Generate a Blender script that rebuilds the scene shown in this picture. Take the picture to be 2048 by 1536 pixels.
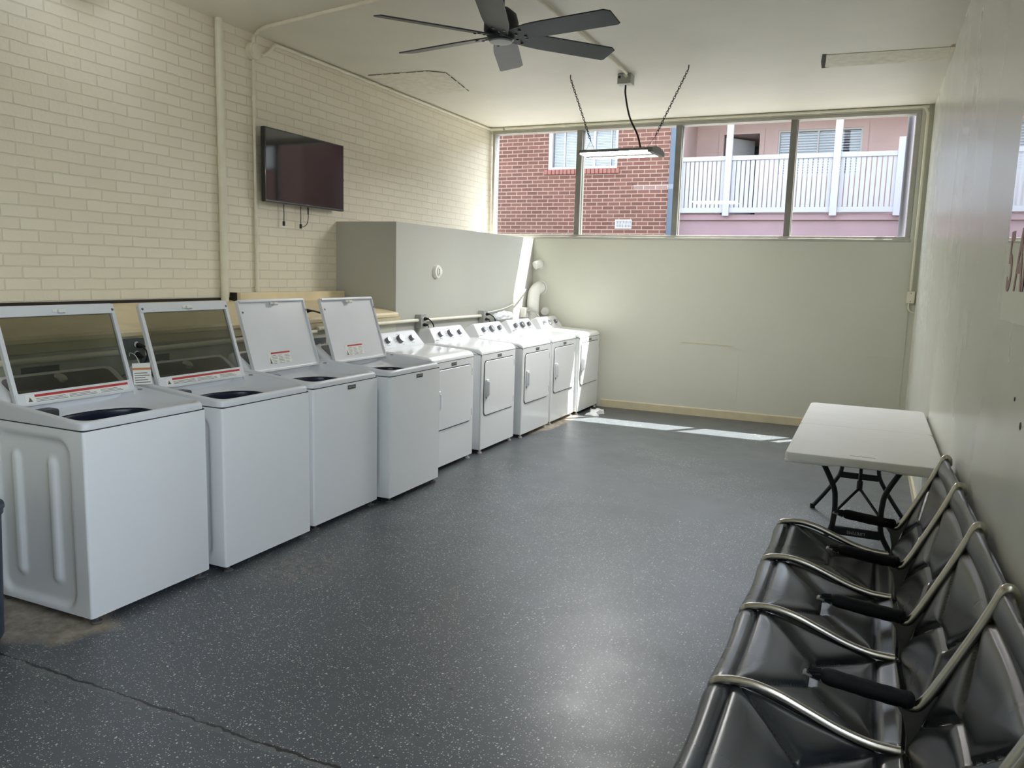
import bpy, bmesh, math, random
from mathutils import Vector, Matrix
random.seed(7)
for o in list(bpy.data.objects): bpy.data.objects.remove(o)
scene = bpy.context.scene
COL = scene.collection
PI = math.pi

# ------------------------------------------------------------------ camera
CAM_F, CAM_PITCH, CAM_YAW, CAM_ROLL, CAM_Z = 1584.483, -8.108, 24.171, 1.600, 1.638
def make_camera():
    pi, ya, ro = (math.radians(a) for a in (CAM_PITCH, CAM_YAW, CAM_ROLL))
    fw = Vector((-math.sin(ya)*math.cos(pi), math.cos(ya)*math.cos(pi), math.sin(pi)))
    r0 = Vector((math.cos(ya), math.sin(ya), 0)); u0 = r0.cross(fw)
    r = math.cos(ro)*r0 + math.sin(ro)*u0
    u = -math.sin(ro)*r0 + math.cos(ro)*u0
    cd = bpy.data.cameras.new('camera'); cam = bpy.data.objects.new('camera', cd)
    cd.sensor_width = 36.0; cd.lens = CAM_F/2048*36; cd.clip_start = 0.05; cd.clip_end = 200
    m = Matrix((( r.x, u.x, -fw.x, 0), (r.y, u.y, -fw.y, 0), (r.z, u.z, -fw.z, CAM_Z), (0, 0, 0, 1)))
    cam.matrix_world = m; COL.objects.link(cam); scene.camera = cam
make_camera()

# ------------------------------------------------------------------ world, sun, exposure
SKY_STRENGTH = 1.9
SUN_DIR = Vector((-0.30, -0.37, -1.0))
SUN_STRENGTH = 6.0
TUBE_STRENGTH = 20.0        # diffusers of the hanging LED shop light
LAMP_STRENGTH = 1.5       # the unseen strip light added above the frame
w = bpy.data.worlds.new('sky'); scene.world = w; w.use_nodes = True
nt = w.node_tree; nt.nodes.clear()
wo = nt.nodes.new('ShaderNodeOutputWorld'); bg = nt.nodes.new('ShaderNodeBackground')
sky = nt.nodes.new('ShaderNodeTexSky'); sky.sky_type = 'NISHITA'; sky.sun_disc = False
sky.sun_elevation = math.radians(68); sky.sun_rotation = math.radians(18)
sky.air_density = 1.0; sky.dust_density = 2.0; sky.ozone_density = 1.0
hs = nt.nodes.new('ShaderNodeHueSaturation'); hs.inputs['Saturation'].default_value = 0.4
nt.links.new(sky.outputs[0], hs.inputs['Color']); nt.links.new(hs.outputs[0], bg.inputs[0])
bg.inputs[1].default_value = 0.16*SKY_STRENGTH
nt.links.new(bg.outputs[0], wo.inputs[0])
sd = bpy.data.lights.new('sun', 'SUN'); so = bpy.data.objects.new('sun', sd); COL.objects.link(so)
sd.energy = SUN_STRENGTH; sd.angle = math.radians(0.6); sd.color = (1.0, 0.97, 0.92)
so.rotation_euler = SUN_DIR.to_track_quat('-Z', 'Y').to_euler(); so.location = (2, 14, 12)
vs = scene.view_settings
scene.display_settings.display_device = 'sRGB'
vs.view_transform = 'Standard'; vs.look = 'None'; vs.gamma = 1.0; vs.exposure = 2.5
vs.use_curve_mapping = False
try:
    scene.cycles.max_bounces = 10; scene.cycles.diffuse_bounces = 6; scene.cycles.glossy_bounces = 5
    scene.cycles.transparent_max_bounces = 16; scene.cycles.caustics_reflective = False
    scene.cycles.caustics_refractive = False; scene.cycles.sample_clamp_indirect = 6.0
except Exception: pass

# ------------------------------------------------------------------ materials
def srgb(r, g, b):
    f = lambda c: (c/255/12.92) if c/255 <= .04045 else ((c/255+.055)/1.055)**2.4
    return (f(r), f(g), f(b), 1)
class NB:
    """small node builder"""
    def __init__(s, name):
        s.m = bpy.data.materials.new(name); s.m.use_nodes = True; s.t = s.m.node_tree; s.t.nodes.clear()
        s.out = s.n('ShaderNodeOutputMaterial')
    def n(s, typ, **kw):
        x = s.t.nodes.new(typ)
        for k, v in kw.items(): setattr(x, k, v)
        return x
    def l(s, a, b): s.t.links.new(a, b)
    def coords(s, kind='Object'):
        return s.n('ShaderNodeTexCoord').outputs[kind]
    def pos(s): return s.n('ShaderNodeNewGeometry').outputs['Position']
    def noise(s, vec, scale, detail=3, rough=.5):
        x = s.n('ShaderNodeTexNoise'); s.l(vec, x.inputs['Vector'])
        x.inputs['Scale'].default_value = scale; x.inputs['Detail'].default_value = detail
        x.inputs['Roughness'].default_value = rough
        return x.outputs['Fac']
    def math(s, op, a, b=None, c=None, clamp=False):
        x = s.n('ShaderNodeMath', operation=op); x.use_clamp = clamp
        for i, v in enumerate((a, b, c)):
            if v is None: continue
            if isinstance(v, (int, float)): x.inputs[i].default_value = v
            else: s.l(v, x.inputs[i])
        return x.outputs[0]
    def ramp(s, fac, lo, hi):
        x = s.n('ShaderNodeMapRange'); s.l(fac, x.inputs[0])
        x.inputs[1].default_value = lo; x.inputs[2].default_value = hi; x.clamp = True
        return x.outputs[0]
    def mix(s, fac, a, b):
        x = s.n('ShaderNodeMix', data_type='RGBA')
        for i, v in ((0, fac), (6, a), (7, b)):
            if isinstance(v, (int, float)): x.inputs[i].default_value = v
            elif isinstance(v, tuple): x.inputs[i].default_value = v
            else: s.l(v, x.inputs[i])
        return x.outputs[2]
    def sep(s, v):
        x = s.n('ShaderNodeSeparateXYZ'); s.l(v, x.inputs[0]); return x.outputs
    def comb(s, a, b, c=0.0):
        x = s.n('ShaderNodeCombineXYZ')
        for i, v in enumerate((a, b, c)):
            if isinstance(v, (int, float)): x.inputs[i].default_value = v
            else: s.l(v, x.inputs[i])
        return x.outputs[0]
    def bsdf(s, color, rough=.5, metal=0.0, coat=0.0, spec=.5, normal=None):
        x = s.n('ShaderNodeBsdfPrincipled')
        for k, v in (('Base Color', color), ('Roughness', rough), ('Metallic', metal), ('Coat Weight', coat), ('Specular IOR Level', spec)):
            if isinstance(v, (int, float, tuple)): x.inputs[k].default_value = v
            else: s.l(v, x.inputs[k])
        if normal is not None: s.l(normal, x.inputs['Normal'])
        s.l(x.outputs[0], s.out.inputs[0]); return x
    def bump(s, h, strength=.3, dist=.01):
        x = s.n('ShaderNodeBump'); s.l(h, x.inputs['Height'])
        x.inputs['Strength'].default_value = strength; x.inputs['Distance'].default_value = dist
        return x.outputs[0]
def simple(name, col, rough=.5, metal=0.0, coat=0.0, var=.06, scale=6.0, bump=0.0, bscale=200, spec=.5):
    b = NB(name); v = b.coords()
    f = b.noise(v, scale, 4)
    dark = tuple(c*(1-var) for c in col[:3])+(1,); lite = tuple(min(1, c*(1+var)) for c in col[:3])+(1,)
    c = b.mix(b.ramp(f, .3, .7), dark, lite)
    nm = None
    if bump: nm = b.bump(b.noise(v, bscale, 3), bump, .004)
    b.bsdf(c, rough, metal, coat, spec, nm)
    return b.m
M = {}
M['white_enamel'] = simple('white_enamel', srgb(238, 239, 240), .22, 0, .35, .01, 3, .22, 4.5)
M['white_plastic'] = simple('white_plastic', srgb(218, 219, 222), .35, 0, 0, .02, 5)
M['lid_white'] = simple('lid_white', srgb(216, 217, 219), .3, 0, .1, .02, 5)
M['gap_dark'] = simple('gap_dark', srgb(48, 50, 54), .6)
M['navy_ring'] = simple('navy_ring', srgb(28, 34, 52), .3)
M['drum_metal'] = simple('drum_metal', srgb(150, 153, 160), .35, .7, 0, .08, 30)
M['console_dark'] = simple('console_dark', srgb(58, 61, 66), .28, 0, .2, .15, 12)
M['console_grey'] = simple('console_grey', srgb(96, 100, 106), .3, 0, .1, .08, 12)
M['chrome'] = simple('chrome', srgb(205, 206, 208), .22, 1.0, 0, .04, 40)
M['knob_side'] = simple('knob_side', srgb(112, 114, 118), .35, .8, 0, .08, 60)
M['badge_dark'] = simple('badge_dark', srgb(52, 50, 48), .4)
M['badge_text'] = simple('badge_text', srgb(196, 196, 192), .4)
M['label_white'] = simple('label_white', srgb(228, 226, 220), .6)
M['label_red'] = simple('label_red', srgb(178, 52, 50), .6)
M['label_ink'] = simple('label_ink', srgb(88, 86, 84), .7)
M['label_orange'] = simple('label_orange', srgb(196, 128, 80), .7)
M['rubber_grey'] = simple('rubber_grey', srgb(92, 90, 86), .7)
M['black_rubber'] = simple('black_rubber', srgb(26, 27, 29), .55)
M['black_gloss'] = simple('black_gloss', srgb(18, 19, 22), .25, 0, .3)
M['screw'] = simple('screw', srgb(110, 112, 114), .4, .8)
M['cream_pipe'] = simple('cream_pipe', srgb(230, 225, 206), .4, 0, 0, .05, 12)
M['cream_trim'] = simple('cream_trim', srgb(198, 188, 158), .45, 0, 0, .08, 8)
M['tan_ledge'] = simple('tan_ledge', srgb(230, 214, 178), .55, 0, 0, .08, 5)
M['dark_gap'] = simple('dark_gap', srgb(42, 36, 30), .8)
M['galv'] = simple('galv', srgb(176, 176, 172), .45, .4, 0, .08, 25)
M['box_grey'] = simple('box_grey', srgb(92, 98, 98), .5)
M['alu_frame'] = simple('alu_frame', srgb(178, 176, 168), .45, .25, 0, .08, 10)
M['alu_dark'] = simple('alu_dark', srgb(130, 129, 123), .45, .25, 0, .08, 10)
M['bench_metal'] = simple('bench_metal', srgb(188, 184, 174), .27, 1.0, 0, .05, 60)
M['bench_cast'] = simple('bench_cast', srgb(128, 128, 124), .4, .8, 0, .1, 30)
M['armpad'] = simple('armpad', srgb(10, 10, 11), .75, 0, 0, .2, 80, .4, 500, .25)
M['table_plastic'] = simple('table_plastic', srgb(234, 232, 228), .5, 0, 0, .02, 5, .15, 500)
M['table_leg'] = simple('table_leg', srgb(40, 44, 48), .45, .2, 0, .1, 20)
M['fan_blade'] = simple('fan_blade', srgb(44, 50, 56), .42, .1, 0, .15, 9)
M['fan_motor'] = simple('fan_motor', srgb(40, 44, 50), .4, .2)
M['fan_cap'] = simple('fan_cap', srgb(128, 132, 136), .4, .3)
M['chain'] = simple('chain', srgb(92, 92, 90), .45, .7)
M['lamp_housing'] = simple('lamp_housing', srgb(122, 124, 122), .5, .2)
M['duct_white'] = simple('duct_white', srgb(228, 228, 224), .4, 0, 0, .03, 10)
M['tissue'] = simple('tissue', srgb(222, 224, 226), .8, 0, 0, .05, 40)
M['bin_blue'] = simple('bin_blue', srgb(54, 66, 82), .5)
M['pink_stucco'] = simple('pink_stucco', srgb(186, 162, 158), .85, 0, 0, .05, 4, .2, 60)
M['pink_base'] = simple('pink_base', srgb(148, 124, 130), .85, 0, 0, .06, 3, .2, 60)
M['fence_white'] = simple('fence_white', srgb(160, 160, 167), .6, 0, 0, .02, 10)
M['slate'] = simple('slate', srgb(78, 92, 108), .6)
M['blind'] = simple('blind', srgb(206, 206, 206), .6)
M['frame_white'] = simple('frame_white', srgb(178, 178, 178), .5)
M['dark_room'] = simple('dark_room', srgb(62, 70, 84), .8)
M['door_leaf'] = simple('door_leaf', srgb(168, 168, 170), .6)
M['concrete'] = simple('concrete', srgb(106, 104, 100), .9, 0, 0, .1, 3, .3, 80)
M['roofing'] = simple('roofing', srgb(150, 140, 134), .9)
M['hatch'] = simple('hatch', srgb(226, 221, 205), .7, 0, 0, .1, 14, .5, 60)
M['letter_red'] = simple('letter_red', srgb(150, 106, 100), .5)
M['tv_bezel'] = simple('tv_bezel', srgb(20, 19, 22), .3, 0, .4)
M['tv_screen'] = simple('tv_screen', srgb(34, 32, 36), .05, 0, 0, .05, 3, spec=.8)

def paint(name, col, rough, var=.05, bump=.12, bscale=60, streak=0.0, stain=None):
    b = NB(name); p = b.pos()
    f = b.noise(p, 1.3, 5, .55)
    dark = tuple(c*(1-var) for c in col[:3])+(1,); lite = tuple(min(1, c*(1+var*.6)) for c in col[:3])+(1,)
    c = b.mix(b.ramp(f, .3, .7), dark, lite)
    r = b.math('ADD', b.math('MULTIPLY', b.noise(p, 3.0, 4), .12), rough-.06)
    h = b.math('ADD', b.math('MULTIPLY', b.noise(p, bscale, 4), .35), b.noise(p, 2.2, 2))
    b.bsdf(c, r, 0, 0, .5, b.bump(h, bump, .01)); return b.m
M['wall_paint'] = paint('wall_paint', srgb(202, 202, 188), .42, .03, .10, 50)
M['box_paint'] = paint('box_paint', srgb(184, 184, 176), .38, .03, .10, 50)
def streaky_gloss():
    b = NB('wall_gloss'); p = b.pos(); s = b.sep(p)
    v = b.comb(s[0], b.math('MULTIPLY', s[1], .95), b.math('MULTIPLY', s[2], .16))
    n1 = b.noise(v, 1.5, 1.2, .4); n2 = b.noise(v, 4.0, 1)
    c = b.mix(b.ramp(n1, .3, .7), srgb(218, 219, 208), srgb(224, 224, 214))
    r = b.math('MULTIPLY_ADD', n1, .16, .19)
    h = b.math('ADD', b.math('MULTIPLY', n1, 1.0), b.math('MULTIPLY', n2, .06))
    b.bsdf(c, r, 0, 0, .5, b.bump(h, .12, .012)); return b.m
M['wall_gloss'] = streaky_gloss()
M['ceil_paint'] = paint('ceil_paint', srgb(230, 226, 214), .50, .05, .25, 30)

def brick_wall(name, c1, c2, mortar, bw, bh, msize, axis, rough, bstr, off=0.0, noise_amt=.3, smooth=.1):
    b = NB(name); p = b.pos(); s = b.sep(p)
    u = s[1] if axis == 'y' else s[0]
    wob = b.math('MULTIPLY', b.math('SUBTRACT', b.noise(p, 7, 3), .5), .012 if bstr > .4 else .004)
    v = b.comb(b.math('ADD', u, wob), b.math('ADD', b.math('SUBTRACT', s[2], off), wob), 0.0)
    t = b.n('ShaderNodeTexBrick'); b.l(v, t.inputs['Vector'])
    t.inputs['Color1'].default_value = c1; t.inputs['Color2'].default_value = c2; t.inputs['Mortar'].default_value = mortar
    t.inputs['Scale'].default_value = 1.0; t.inputs['Mortar Size'].default_value = msize
    t.inputs['Mortar Smooth'].default_value = smooth; t.inputs['Bias'].default_value = -.1
    t.inputs['Brick Width'].default_value = bw; t.inputs['Row Height'].default_value = bh
    t.offset = .5
    n1 = b.noise(p, 2.0, 5)
    c = b.mix(b.math('MULTIPLY', b.ramp(n1, .35, .7), noise_amt), t.outputs['Color'], tuple(x*.8 for x in c1[:3])+(1,))
    h = b.math('ADD', b.math('MULTIPLY', b.math('SUBTRACT', 1.0, t.outputs['Fac']), 1.0),
               b.math('ADD', b.math('MULTIPLY', b.noise(p, 55, 4), .22), b.math('MULTIPLY', b.noise(p, 9, 3), .45)))
    b.bsdf(c, rough, 0, 0, .4, b.bump(h, bstr, .012)); return b.m
M['painted_brick'] = brick_wall('painted_brick', srgb(238, 231, 212), srgb(233, 225, 205), srgb(224, 216, 197), .2235, .0712, .0055, 'y', .42, .55, .02, .15, .5)
M['red_brick'] = brick_wall('red_brick', srgb(108, 73, 63), srgb(90, 58, 50), srgb(154, 131, 119), .212, .0690, .0070, 'x', .85, .25, .01, .15)

def floor_material():
    b = NB('speckled_epoxy_floor'); p = b.pos(); s = b.sep(p)
    n1 = b.noise(p, .9, 5, .6); n2 = b.noise(p, 9, 5, .65)
    base = b.mix(b.ramp(n1, .3, .7), srgb(72, 76, 80), srgb(86, 90, 94))
    base = b.mix(b.math('MULTIPLY', b.ramp(n2, .56, .75), .35), base, srgb(104, 103, 100))
    # white flakes
    def flakes(scale, thr, squash):
        v = b.comb(b.math('MULTIPLY', s[0], squash), s[1], 0.0)
        x = b.n('ShaderNodeTexVoronoi', feature='F1', voronoi_dimensions='2D'); b.l(v, x.inputs['Vector'])
        x.inputs['Scale'].default_value = scale
        r = b.sep(x.outputs['Color'])
        pick = b.math('GREATER_THAN', r[0], thr)
        size = b.math('MULTIPLY_ADD', r[1], .16, .10)
        return b.math('MULTIPLY', pick, b.math('LESS_THAN', x.outputs['Distance'], size))
    dens = b.ramp(b.noise(p, .8, 3), .3, .62)
    far = b.ramp(s[1], 7.5, 2.2)                      # fewer flakes worn in towards the far end
    fl = b.math('MAXIMUM', flakes(95, .84, .8), b.math('MAXIMUM', flakes(52, .93, 1.2), flakes(150, .80, .7)))
    keep = b.math('GREATER_THAN', b.math('ADD', b.math('MULTIPLY', dens, .55), b.math('MULTIPLY', far, .6)), b.math('ADD', b.noise(p, 40, 1), .02))
    fl = b.math('MULTIPLY', fl, keep)
    base = b.mix(b.math('MULTIPLY', fl, .9), base, srgb(205, 205, 200))
    # small black scuffs
    x = b.n('ShaderNodeTexVoronoi', feature='F1', voronoi_dimensions='2D'); b.l(b.comb(b.math('MULTIPLY', s[0], .55), s[1], 0.0), x.inputs['Vector']); x.inputs['Scale'].default_value = 4.2
    r = b.sep(x.outputs['Color'])
    sc = b.math('MULTIPLY', b.math('GREATER_THAN', r[0], .62), b.math('LESS_THAN', b.math('ADD', x.outputs['Distance'], b.math('MULTIPLY', b.noise(p, 60, 2), .05)), .047))
    base = b.mix(b.math('MULTIPLY', sc, .8), base, srgb(30, 30, 33))
    # bare concrete patches where the paint never reached or wore off
    wob = b.math('MULTIPLY', b.math('SUBTRACT', b.noise(p, 7, 4), .5), .30)
    def blob(cx, cy, rx, ry, soft=.25):
        dx = b.math('DIVIDE', b.math('SUBTRACT', s[0], cx), rx); dy = b.math('DIVIDE', b.math('SUBTRACT', s[1], cy), ry)
        d = b.math('SQRT', b.math('ADD', b.math('MULTIPLY', dx, dx), b.math('MULTIPLY', dy, dy)))
        return b.ramp(b.math('ADD', d, b.math('MULTIPLY', wob, 1.6)), 1.0, 1.0-soft)
    bare = b.math('MAXIMUM', blob(-3.75, 2.30, .78, .36, .12), blob(-3.10, 8.05, .16, .75, .2))
    conc = b.mix(b.ramp(b.noise(p, 14, 5, .7), .35, .65), srgb(124, 114, 102), srgb(168, 158, 144))
    base = b.mix(bare, base, conc)
    worn = b.math('MULTIPLY', blob(-2.72, 3.32, .30, .34, .7), b.ramp(b.noise(p, 22, 4), .42, .62))
    base = b.mix(b.math('MULTIPLY', worn, .6), base, srgb(128, 120, 106))
    # control joint crack across the slab
    cy = b.math('ADD', 1.972, b.math('MULTIPLY', b.math('SUBTRACT', b.noise(p, 11, 5, .7), .5), .06))
    cd = b.math('ABSOLUTE', b.math('SUBTRACT', s[1], cy))
    wid = b.math('MULTIPLY_ADD', b.noise(p, 5, 2), .016, -.002)
    crack = b.math('LESS_THAN', cd, wid)
    lip = b.math('LESS_THAN', b.math('ABSOLUTE', b.math('SUBTRACT', s[1], b.math('SUBTRACT', cy, .016))), .012)
    base = b.mix(b.math('MULTIPLY', lip, .4), base, srgb(112, 112, 110))
    base = b.mix(crack, base, srgb(30, 30, 31))
    rough = b.math('ADD', b.math('MULTIPLY', b.noise(p, 3.5, 5, .6), .22), .25)
    rough = b.math('MAXIMUM', rough, b.math('MULTIPLY', bare, .85))
    h = b.math('ADD', b.math('MULTIPLY', b.noise(p, 130, 3), .5), b.math('ADD', b.math('MULTIPLY', b.noise(p, 9, 3), 1.2), b.math('MULTIPLY', crack, -3.0)))
    b.bsdf(base, rough, 0, 0, .5, b.bump(h, .16, .004)); return b.m
M['floor'] = floor_material()

def leather_material():
    b = NB('black_leather'); p = b.coords()
    c = b.mix(b.ramp(b.noise(p, 5, 4), .3, .7), srgb(25, 28, 31), srgb(36, 40, 44))
    wear = b.ramp(b.noise(p, 16, 3, .6), .60, .85)
    c = b.mix(b.math('MULTIPLY', wear, .06), c, srgb(96, 96, 98))
    r = b.math('ADD', b.math('MULTIPLY', b.noise(p, 6, 2),   .10), .21)
    h = b.noise(p, 260, 2)
    b.bsdf(c, r, 0, 0, .5, b.bump(h, .06, .002)); return b.m
M['leather'] = leather_material()

def glass_material(name, tint, refl=1.0, rough=0.0):
    b = NB(name)
    fr = b.n('ShaderNodeFresnel'); gb = b.n('ShaderNodeNewGeometry')
    b.l(b.math('MULTIPLY_ADD', gb.outputs['Backfacing'], 1/1.5-1.5, 1.5), fr.inputs['IOR'])   # a thin sheet: no total reflection on leaving it
    tr = b.n('ShaderNodeBsdfTransparent'); tr.inputs[0].default_value = tint
    gl = b.n('ShaderNodeBsdfGlossy'); gl.inputs['Roughness'].default_value = rough
    nz = b.noise(b.coords(), 3, 2)
    f = b.math('MULTIPLY', fr.outputs[0], b.math('MULTIPLY_ADD', nz, .1, refl))
    mx = b.n('ShaderNodeMixShader'); b.l(f, mx.inputs[0]); b.l(tr.outputs[0], mx.inputs[1]); b.l(gl.outputs[0], mx.inputs[2])
    b.l(mx.outputs[0], b.out.inputs[0]); return b.m
M['window_glass'] = glass_material('window_glass', (.93, .95, .95, 1), .5)
M['smoked_glass'] = glass_material('smoked_glass', (.60, .61, .58, 1), 1.2)
M['far_glass'] = glass_material('far_glass', (.85, .87, .90, 1), 1.0)
def acrylic_material():
    b = NB('clear_sign_sheet'); p = b.pos()
    c = b.mix(b.ramp(b.noise(p, 2, 3), .3, .7), srgb(196, 196, 182), srgb(204, 203, 190))
    b.bsdf(c, .03, 0, 1.0, .8, None); return b.m
M['acrylic'] = acrylic_material()
def emitter(name, col, strength):
    b = NB(name); e = b.n('ShaderNodeEmission')
    c = b.mix(b.noise(b.coords(), 4, 2), col, tuple(x*.97 for x in col[:3])+(1,))
    b.l(c, e.inputs[0]); e.inputs[1].default_value = strength
    b.l(e.outputs[0], b.out.inputs[0]); return b.m
M['led_strip'] = emitter('led_strip', (1.0, .99, .96, 1), TUBE_STRENGTH)
M['led_strip_wide'] = emitter('led_strip_wide', (.90, .95, 1.0, 1), LAMP_STRENGTH)

# ------------------------------------------------------------------ object helpers
def empty(name, loc=(0, 0, 0), rz=0.0, parent=None):
    o = bpy.data.objects.new(name, None); o.location = loc; o.rotation_euler = (0, 0, rz)
    o.empty_display_size = .1; COL.objects.link(o)
    if parent: o.parent = parent
    return o
def tag(o, label=None, cat=None, group=None, kind=None):
    if label: o['label'] = label
    if cat: o['category'] = cat
    if group: o['group'] = group
    if kind: o['kind'] = kind
    return o
def kids(o): return [c for c in COL.objects if c.parent == o]
def copy_tree(o, parent=None):
    c = o.copy(); COL.objects.link(c)
    if parent: c.parent = parent
    for ch in kids(o): copy_tree(ch, c)
    return c
def auto_smooth(me, ang=38):
    for p in me.polygons: p.use_smooth = True
    try: me.set_sharp_from_angle(angle=math.radians(ang))
    except Exception: pass
    if len(me.vertices) > 2600: return
    # area weighted corner normals keep large flat faces flat beside small bevels
    ca = math.cos(math.radians(ang)); inc = [[] for _ in me.vertices]
    N = [p.normal.copy() for p in me.polygons]; A = [p.area for p in me.polygons]
    for p in me.polygons:
        for v in p.vertices: inc[v].append(p.index)
    out = []
    for p in me.polygons:
        n0 = N[p.index]
        for v in p.vertices:
            n = Vector((0, 0, 0))
            for q in inc[v]:
                if N[q].dot(n0) >= ca: n += N[q]*A[q]
            out.append(n.normalized() if n.length > 1e-12 else n0)
    try: me.normals_split_custom_set(out)
    except Exception: pass
class MB:
    def __init__(s): s.b = bmesh.new()
    def merge(s, other, M4=None):
        if M4 is not None: bmesh.ops.transform(other, matrix=M4, verts=other.verts)
        me = bpy.data.meshes.new('t'); other.to_mesh(me); other.free(); s.b.from_mesh(me); bpy.data.meshes.remove(me); return s
    def box(s, lo, hi, bev=0.0, seg=2, M4=None):
        t = bmesh.new(); bmesh.ops.create_cube(t, size=1)
        c = [(a+b)/2 for a, b in zip(lo, hi)]; d = [abs(b-a) for a, b in zip(lo, hi)]
        bmesh.ops.transform(t, matrix=Matrix.Translation(c) @ Matrix.Diagonal((*d, 1)), verts=t.verts)
        if bev: bmesh.ops.bevel(t, geom=t.edges[:], offset=min(bev, min(d)*.49), segments=seg, affect='EDGES', profile=.5)
        return s.merge(t, M4)
    def prism(s, pts, lo, hi, plane='yz', bev=0.0, seg=2, M4=None):
        """outline pts in a plane ('yz','xz','xy') extruded along the remaining axis from lo to hi"""
        t = bmesh.new()
        def P(a, b, h): return {'yz': (h, a, b), 'xz': (a, h, b), 'xy': (a, b, h)}[plane]
        A = [t.verts.new(P(a, b, lo)) for a, b in pts]; B = [t.verts.new(P(a, b, hi)) for a, b in pts]
        n = len(pts)
        t.faces.new(A); t.faces.new(B)
        for i in range(n): t.faces.new((A[i], A[(i+1) % n], B[(i+1) % n], B[i]))
        bmesh.ops.recalc_face_normals(t, faces=t.faces[:])
        if bev:
            caps = set(A) ; capB = set(B)
            es = [e for e in t.edges if (e.verts[0] in caps) == (e.verts[1] in caps)]
            bmesh.ops.bevel(t, geom=es, offset=bev, segments=seg, affect='EDGES', profile=.5)
        return s.merge(t, M4)
    def tube(s, pts, r, n=10, caps=True, flat=1.0, up=None):
        """swept tube; r may be a list; flat squeezes the section across the 'up' axis"""
        t = bmesh.new(); P = [Vector(p) for p in pts]; R = r if isinstance(r, (list, tuple)) else [r]*len(P)
        rings = []; prev = None
        for i, p in enumerate(P):
            d = (P[min(i+1, len(P)-1)]-P[max(i-1, 0)]).normalized()
            if up is not None: a = Vector(up)
            elif prev is None: a = Vector((0, 0, 1)) if abs(d.z) < .9 else Vector((1, 0, 0))
            else: a = prev
            a = (a - d*a.dot(d)).normalized(); prev = a; c = d.cross(a)
            rings.append([t.verts.new(p + R[i]*(math.cos(2*PI*k/n)*a + flat*math.sin(2*PI*k/n)*c)) for k in range(n)])
        for A, B in zip(rings, rings[1:]):
            for k in range(n): t.faces.new((A[k], A[(k+1) % n], B[(k+1) % n], B[k]))
        if caps: t.faces.new(rings[0]); t.faces.new(rings[-1])
        bmesh.ops.recalc_face_normals(t, faces=t.faces[:])
        return s.merge(t)
    def lathe(s, prof, n=32, M4=None, caps=True):
        """prof: (radius, height) pairs about z"""
        t = bmesh.new(); rings = []
        for r, h in prof:
            rings.append([t.verts.new((r*math.cos(2*PI*k/n), r*math.sin(2*PI*k/n), h)) for k in range(n)] if r > 1e-6 else [t.verts.new((0, 0, h))])
        for A, B in zip(rings, rings[1:]):
            for k in range(n):
                k2 = (k+1) % n
                if len(A) == 1 and len(B) == 1: continue
                if len(A) == 1: t.faces.new((A[0], B[k2], B[k]))
                elif len(B) == 1: t.faces.new((A[k], A[k2], B[0]))
                else: t.faces.new((A[k], A[k2], B[k2], B[k]))
        if caps:
            for R_ in (rings[0], rings[-1]):
                if len(R_) > 1: t.faces.new(R_)
        bmesh.ops.recalc_face_normals(t, faces=t.faces[:])
        return s.merge(t, M4)
    def loft(s, rings, cap0=False, cap1=False, M4=None):
        t = bmesh.new(); V = [[t.verts.new(p) for p in r] for r in rings]; n = len(V[0])
        for A, B in zip(V, V[1:]):
            for k in range(n): t.faces.new((A[k], A[(k+1) % n], B[(k+1) % n], B[k]))
        if cap0: t.faces.new(V[0])
        if cap1: t.faces.new(V[-1])
        bmesh.ops.recalc_face_normals(t, faces=t.faces[:])
        return s.merge(t, M4)
    def build(s, name, mat, parent=None, loc=None, rot=None, M4=None, smooth=True, ang=38):
        if M4 is not None: bmesh.ops.transform(s.b, matrix=M4, verts=s.b.verts)
        me = bpy.data.meshes.new(name); s.b.to_mesh(me); s.b.free()
        if isinstance(mat, str): mat = M[mat]
        me.materials.append(mat)
        if smooth: auto_smooth(me, ang)
        o = bpy.data.objects.new(name, me); COL.objects.link(o)
        if parent: o.parent = parent
        if loc: o.location = loc
        if rot: o.rotation_euler = rot
        return o
def structure(o): return tag(o, kind='structure')
def rrect(a0, a1, b0, b1, r, n=5):
    pts = []
    for cx, cy, s0 in ((a1-r, b1-r, 0), (a0+r, b1-r, 90), (a0+r, b0+r, 180), (a1-r, b0+r, 270)):
        for k in range(n+1):
            a = math.radians(s0+90*k/n); pts.append((cx+r*math.cos(a), cy+r*math.sin(a)))
    return pts
def smooth_path(pts, sub=6):
    """Catmull-Rom through the points"""
    P = [Vector(p) for p in pts]; P = [2*P[0]-P[1]]+P+[2*P[-1]-P[-2]]; out = []
    for i in range(1, len(P)-2):
        for k in range(sub):
            t = k/sub; a, b, c, d = P[i-1:i+3]
            out.append(.5*((2*b)+(c-a)*t+(2*a-5*b+4*c-d)*t*t+(3*b-a-3*c+d)*t**3))
    out.append(P[-2]); return out
def text_mesh(name, body, size, mat, parent, M4, depth=.001, squash=1.0, bold=0.0):
    cu = bpy.data.curves.new(name, 'FONT'); cu.body = body; cu.size = size; cu.extrude = depth
    cu.align_x = 'CENTER'; cu.align_y = 'CENTER'; cu.offset = bold; cu.resolution_u = 3
    tmp = bpy.data.objects.new('tmp_text', cu); COL.objects.link(tmp)
    dg = bpy.context.evaluated_depsgraph_get()
    me = bpy.data.meshes.new_from_object(tmp.evaluated_get(dg)); me.name = name
    bpy.data.objects.remove(tmp); bpy.data.curves.remove(cu)
    me.transform(M4 @ Matrix.Diagonal((squash, 1, 1, 1))); me.materials.clear(); me.materials.append(M[mat])
    o = bpy.data.objects.new(name, me); COL.objects.link(o)
    if parent: o.parent = parent
    return o
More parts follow.
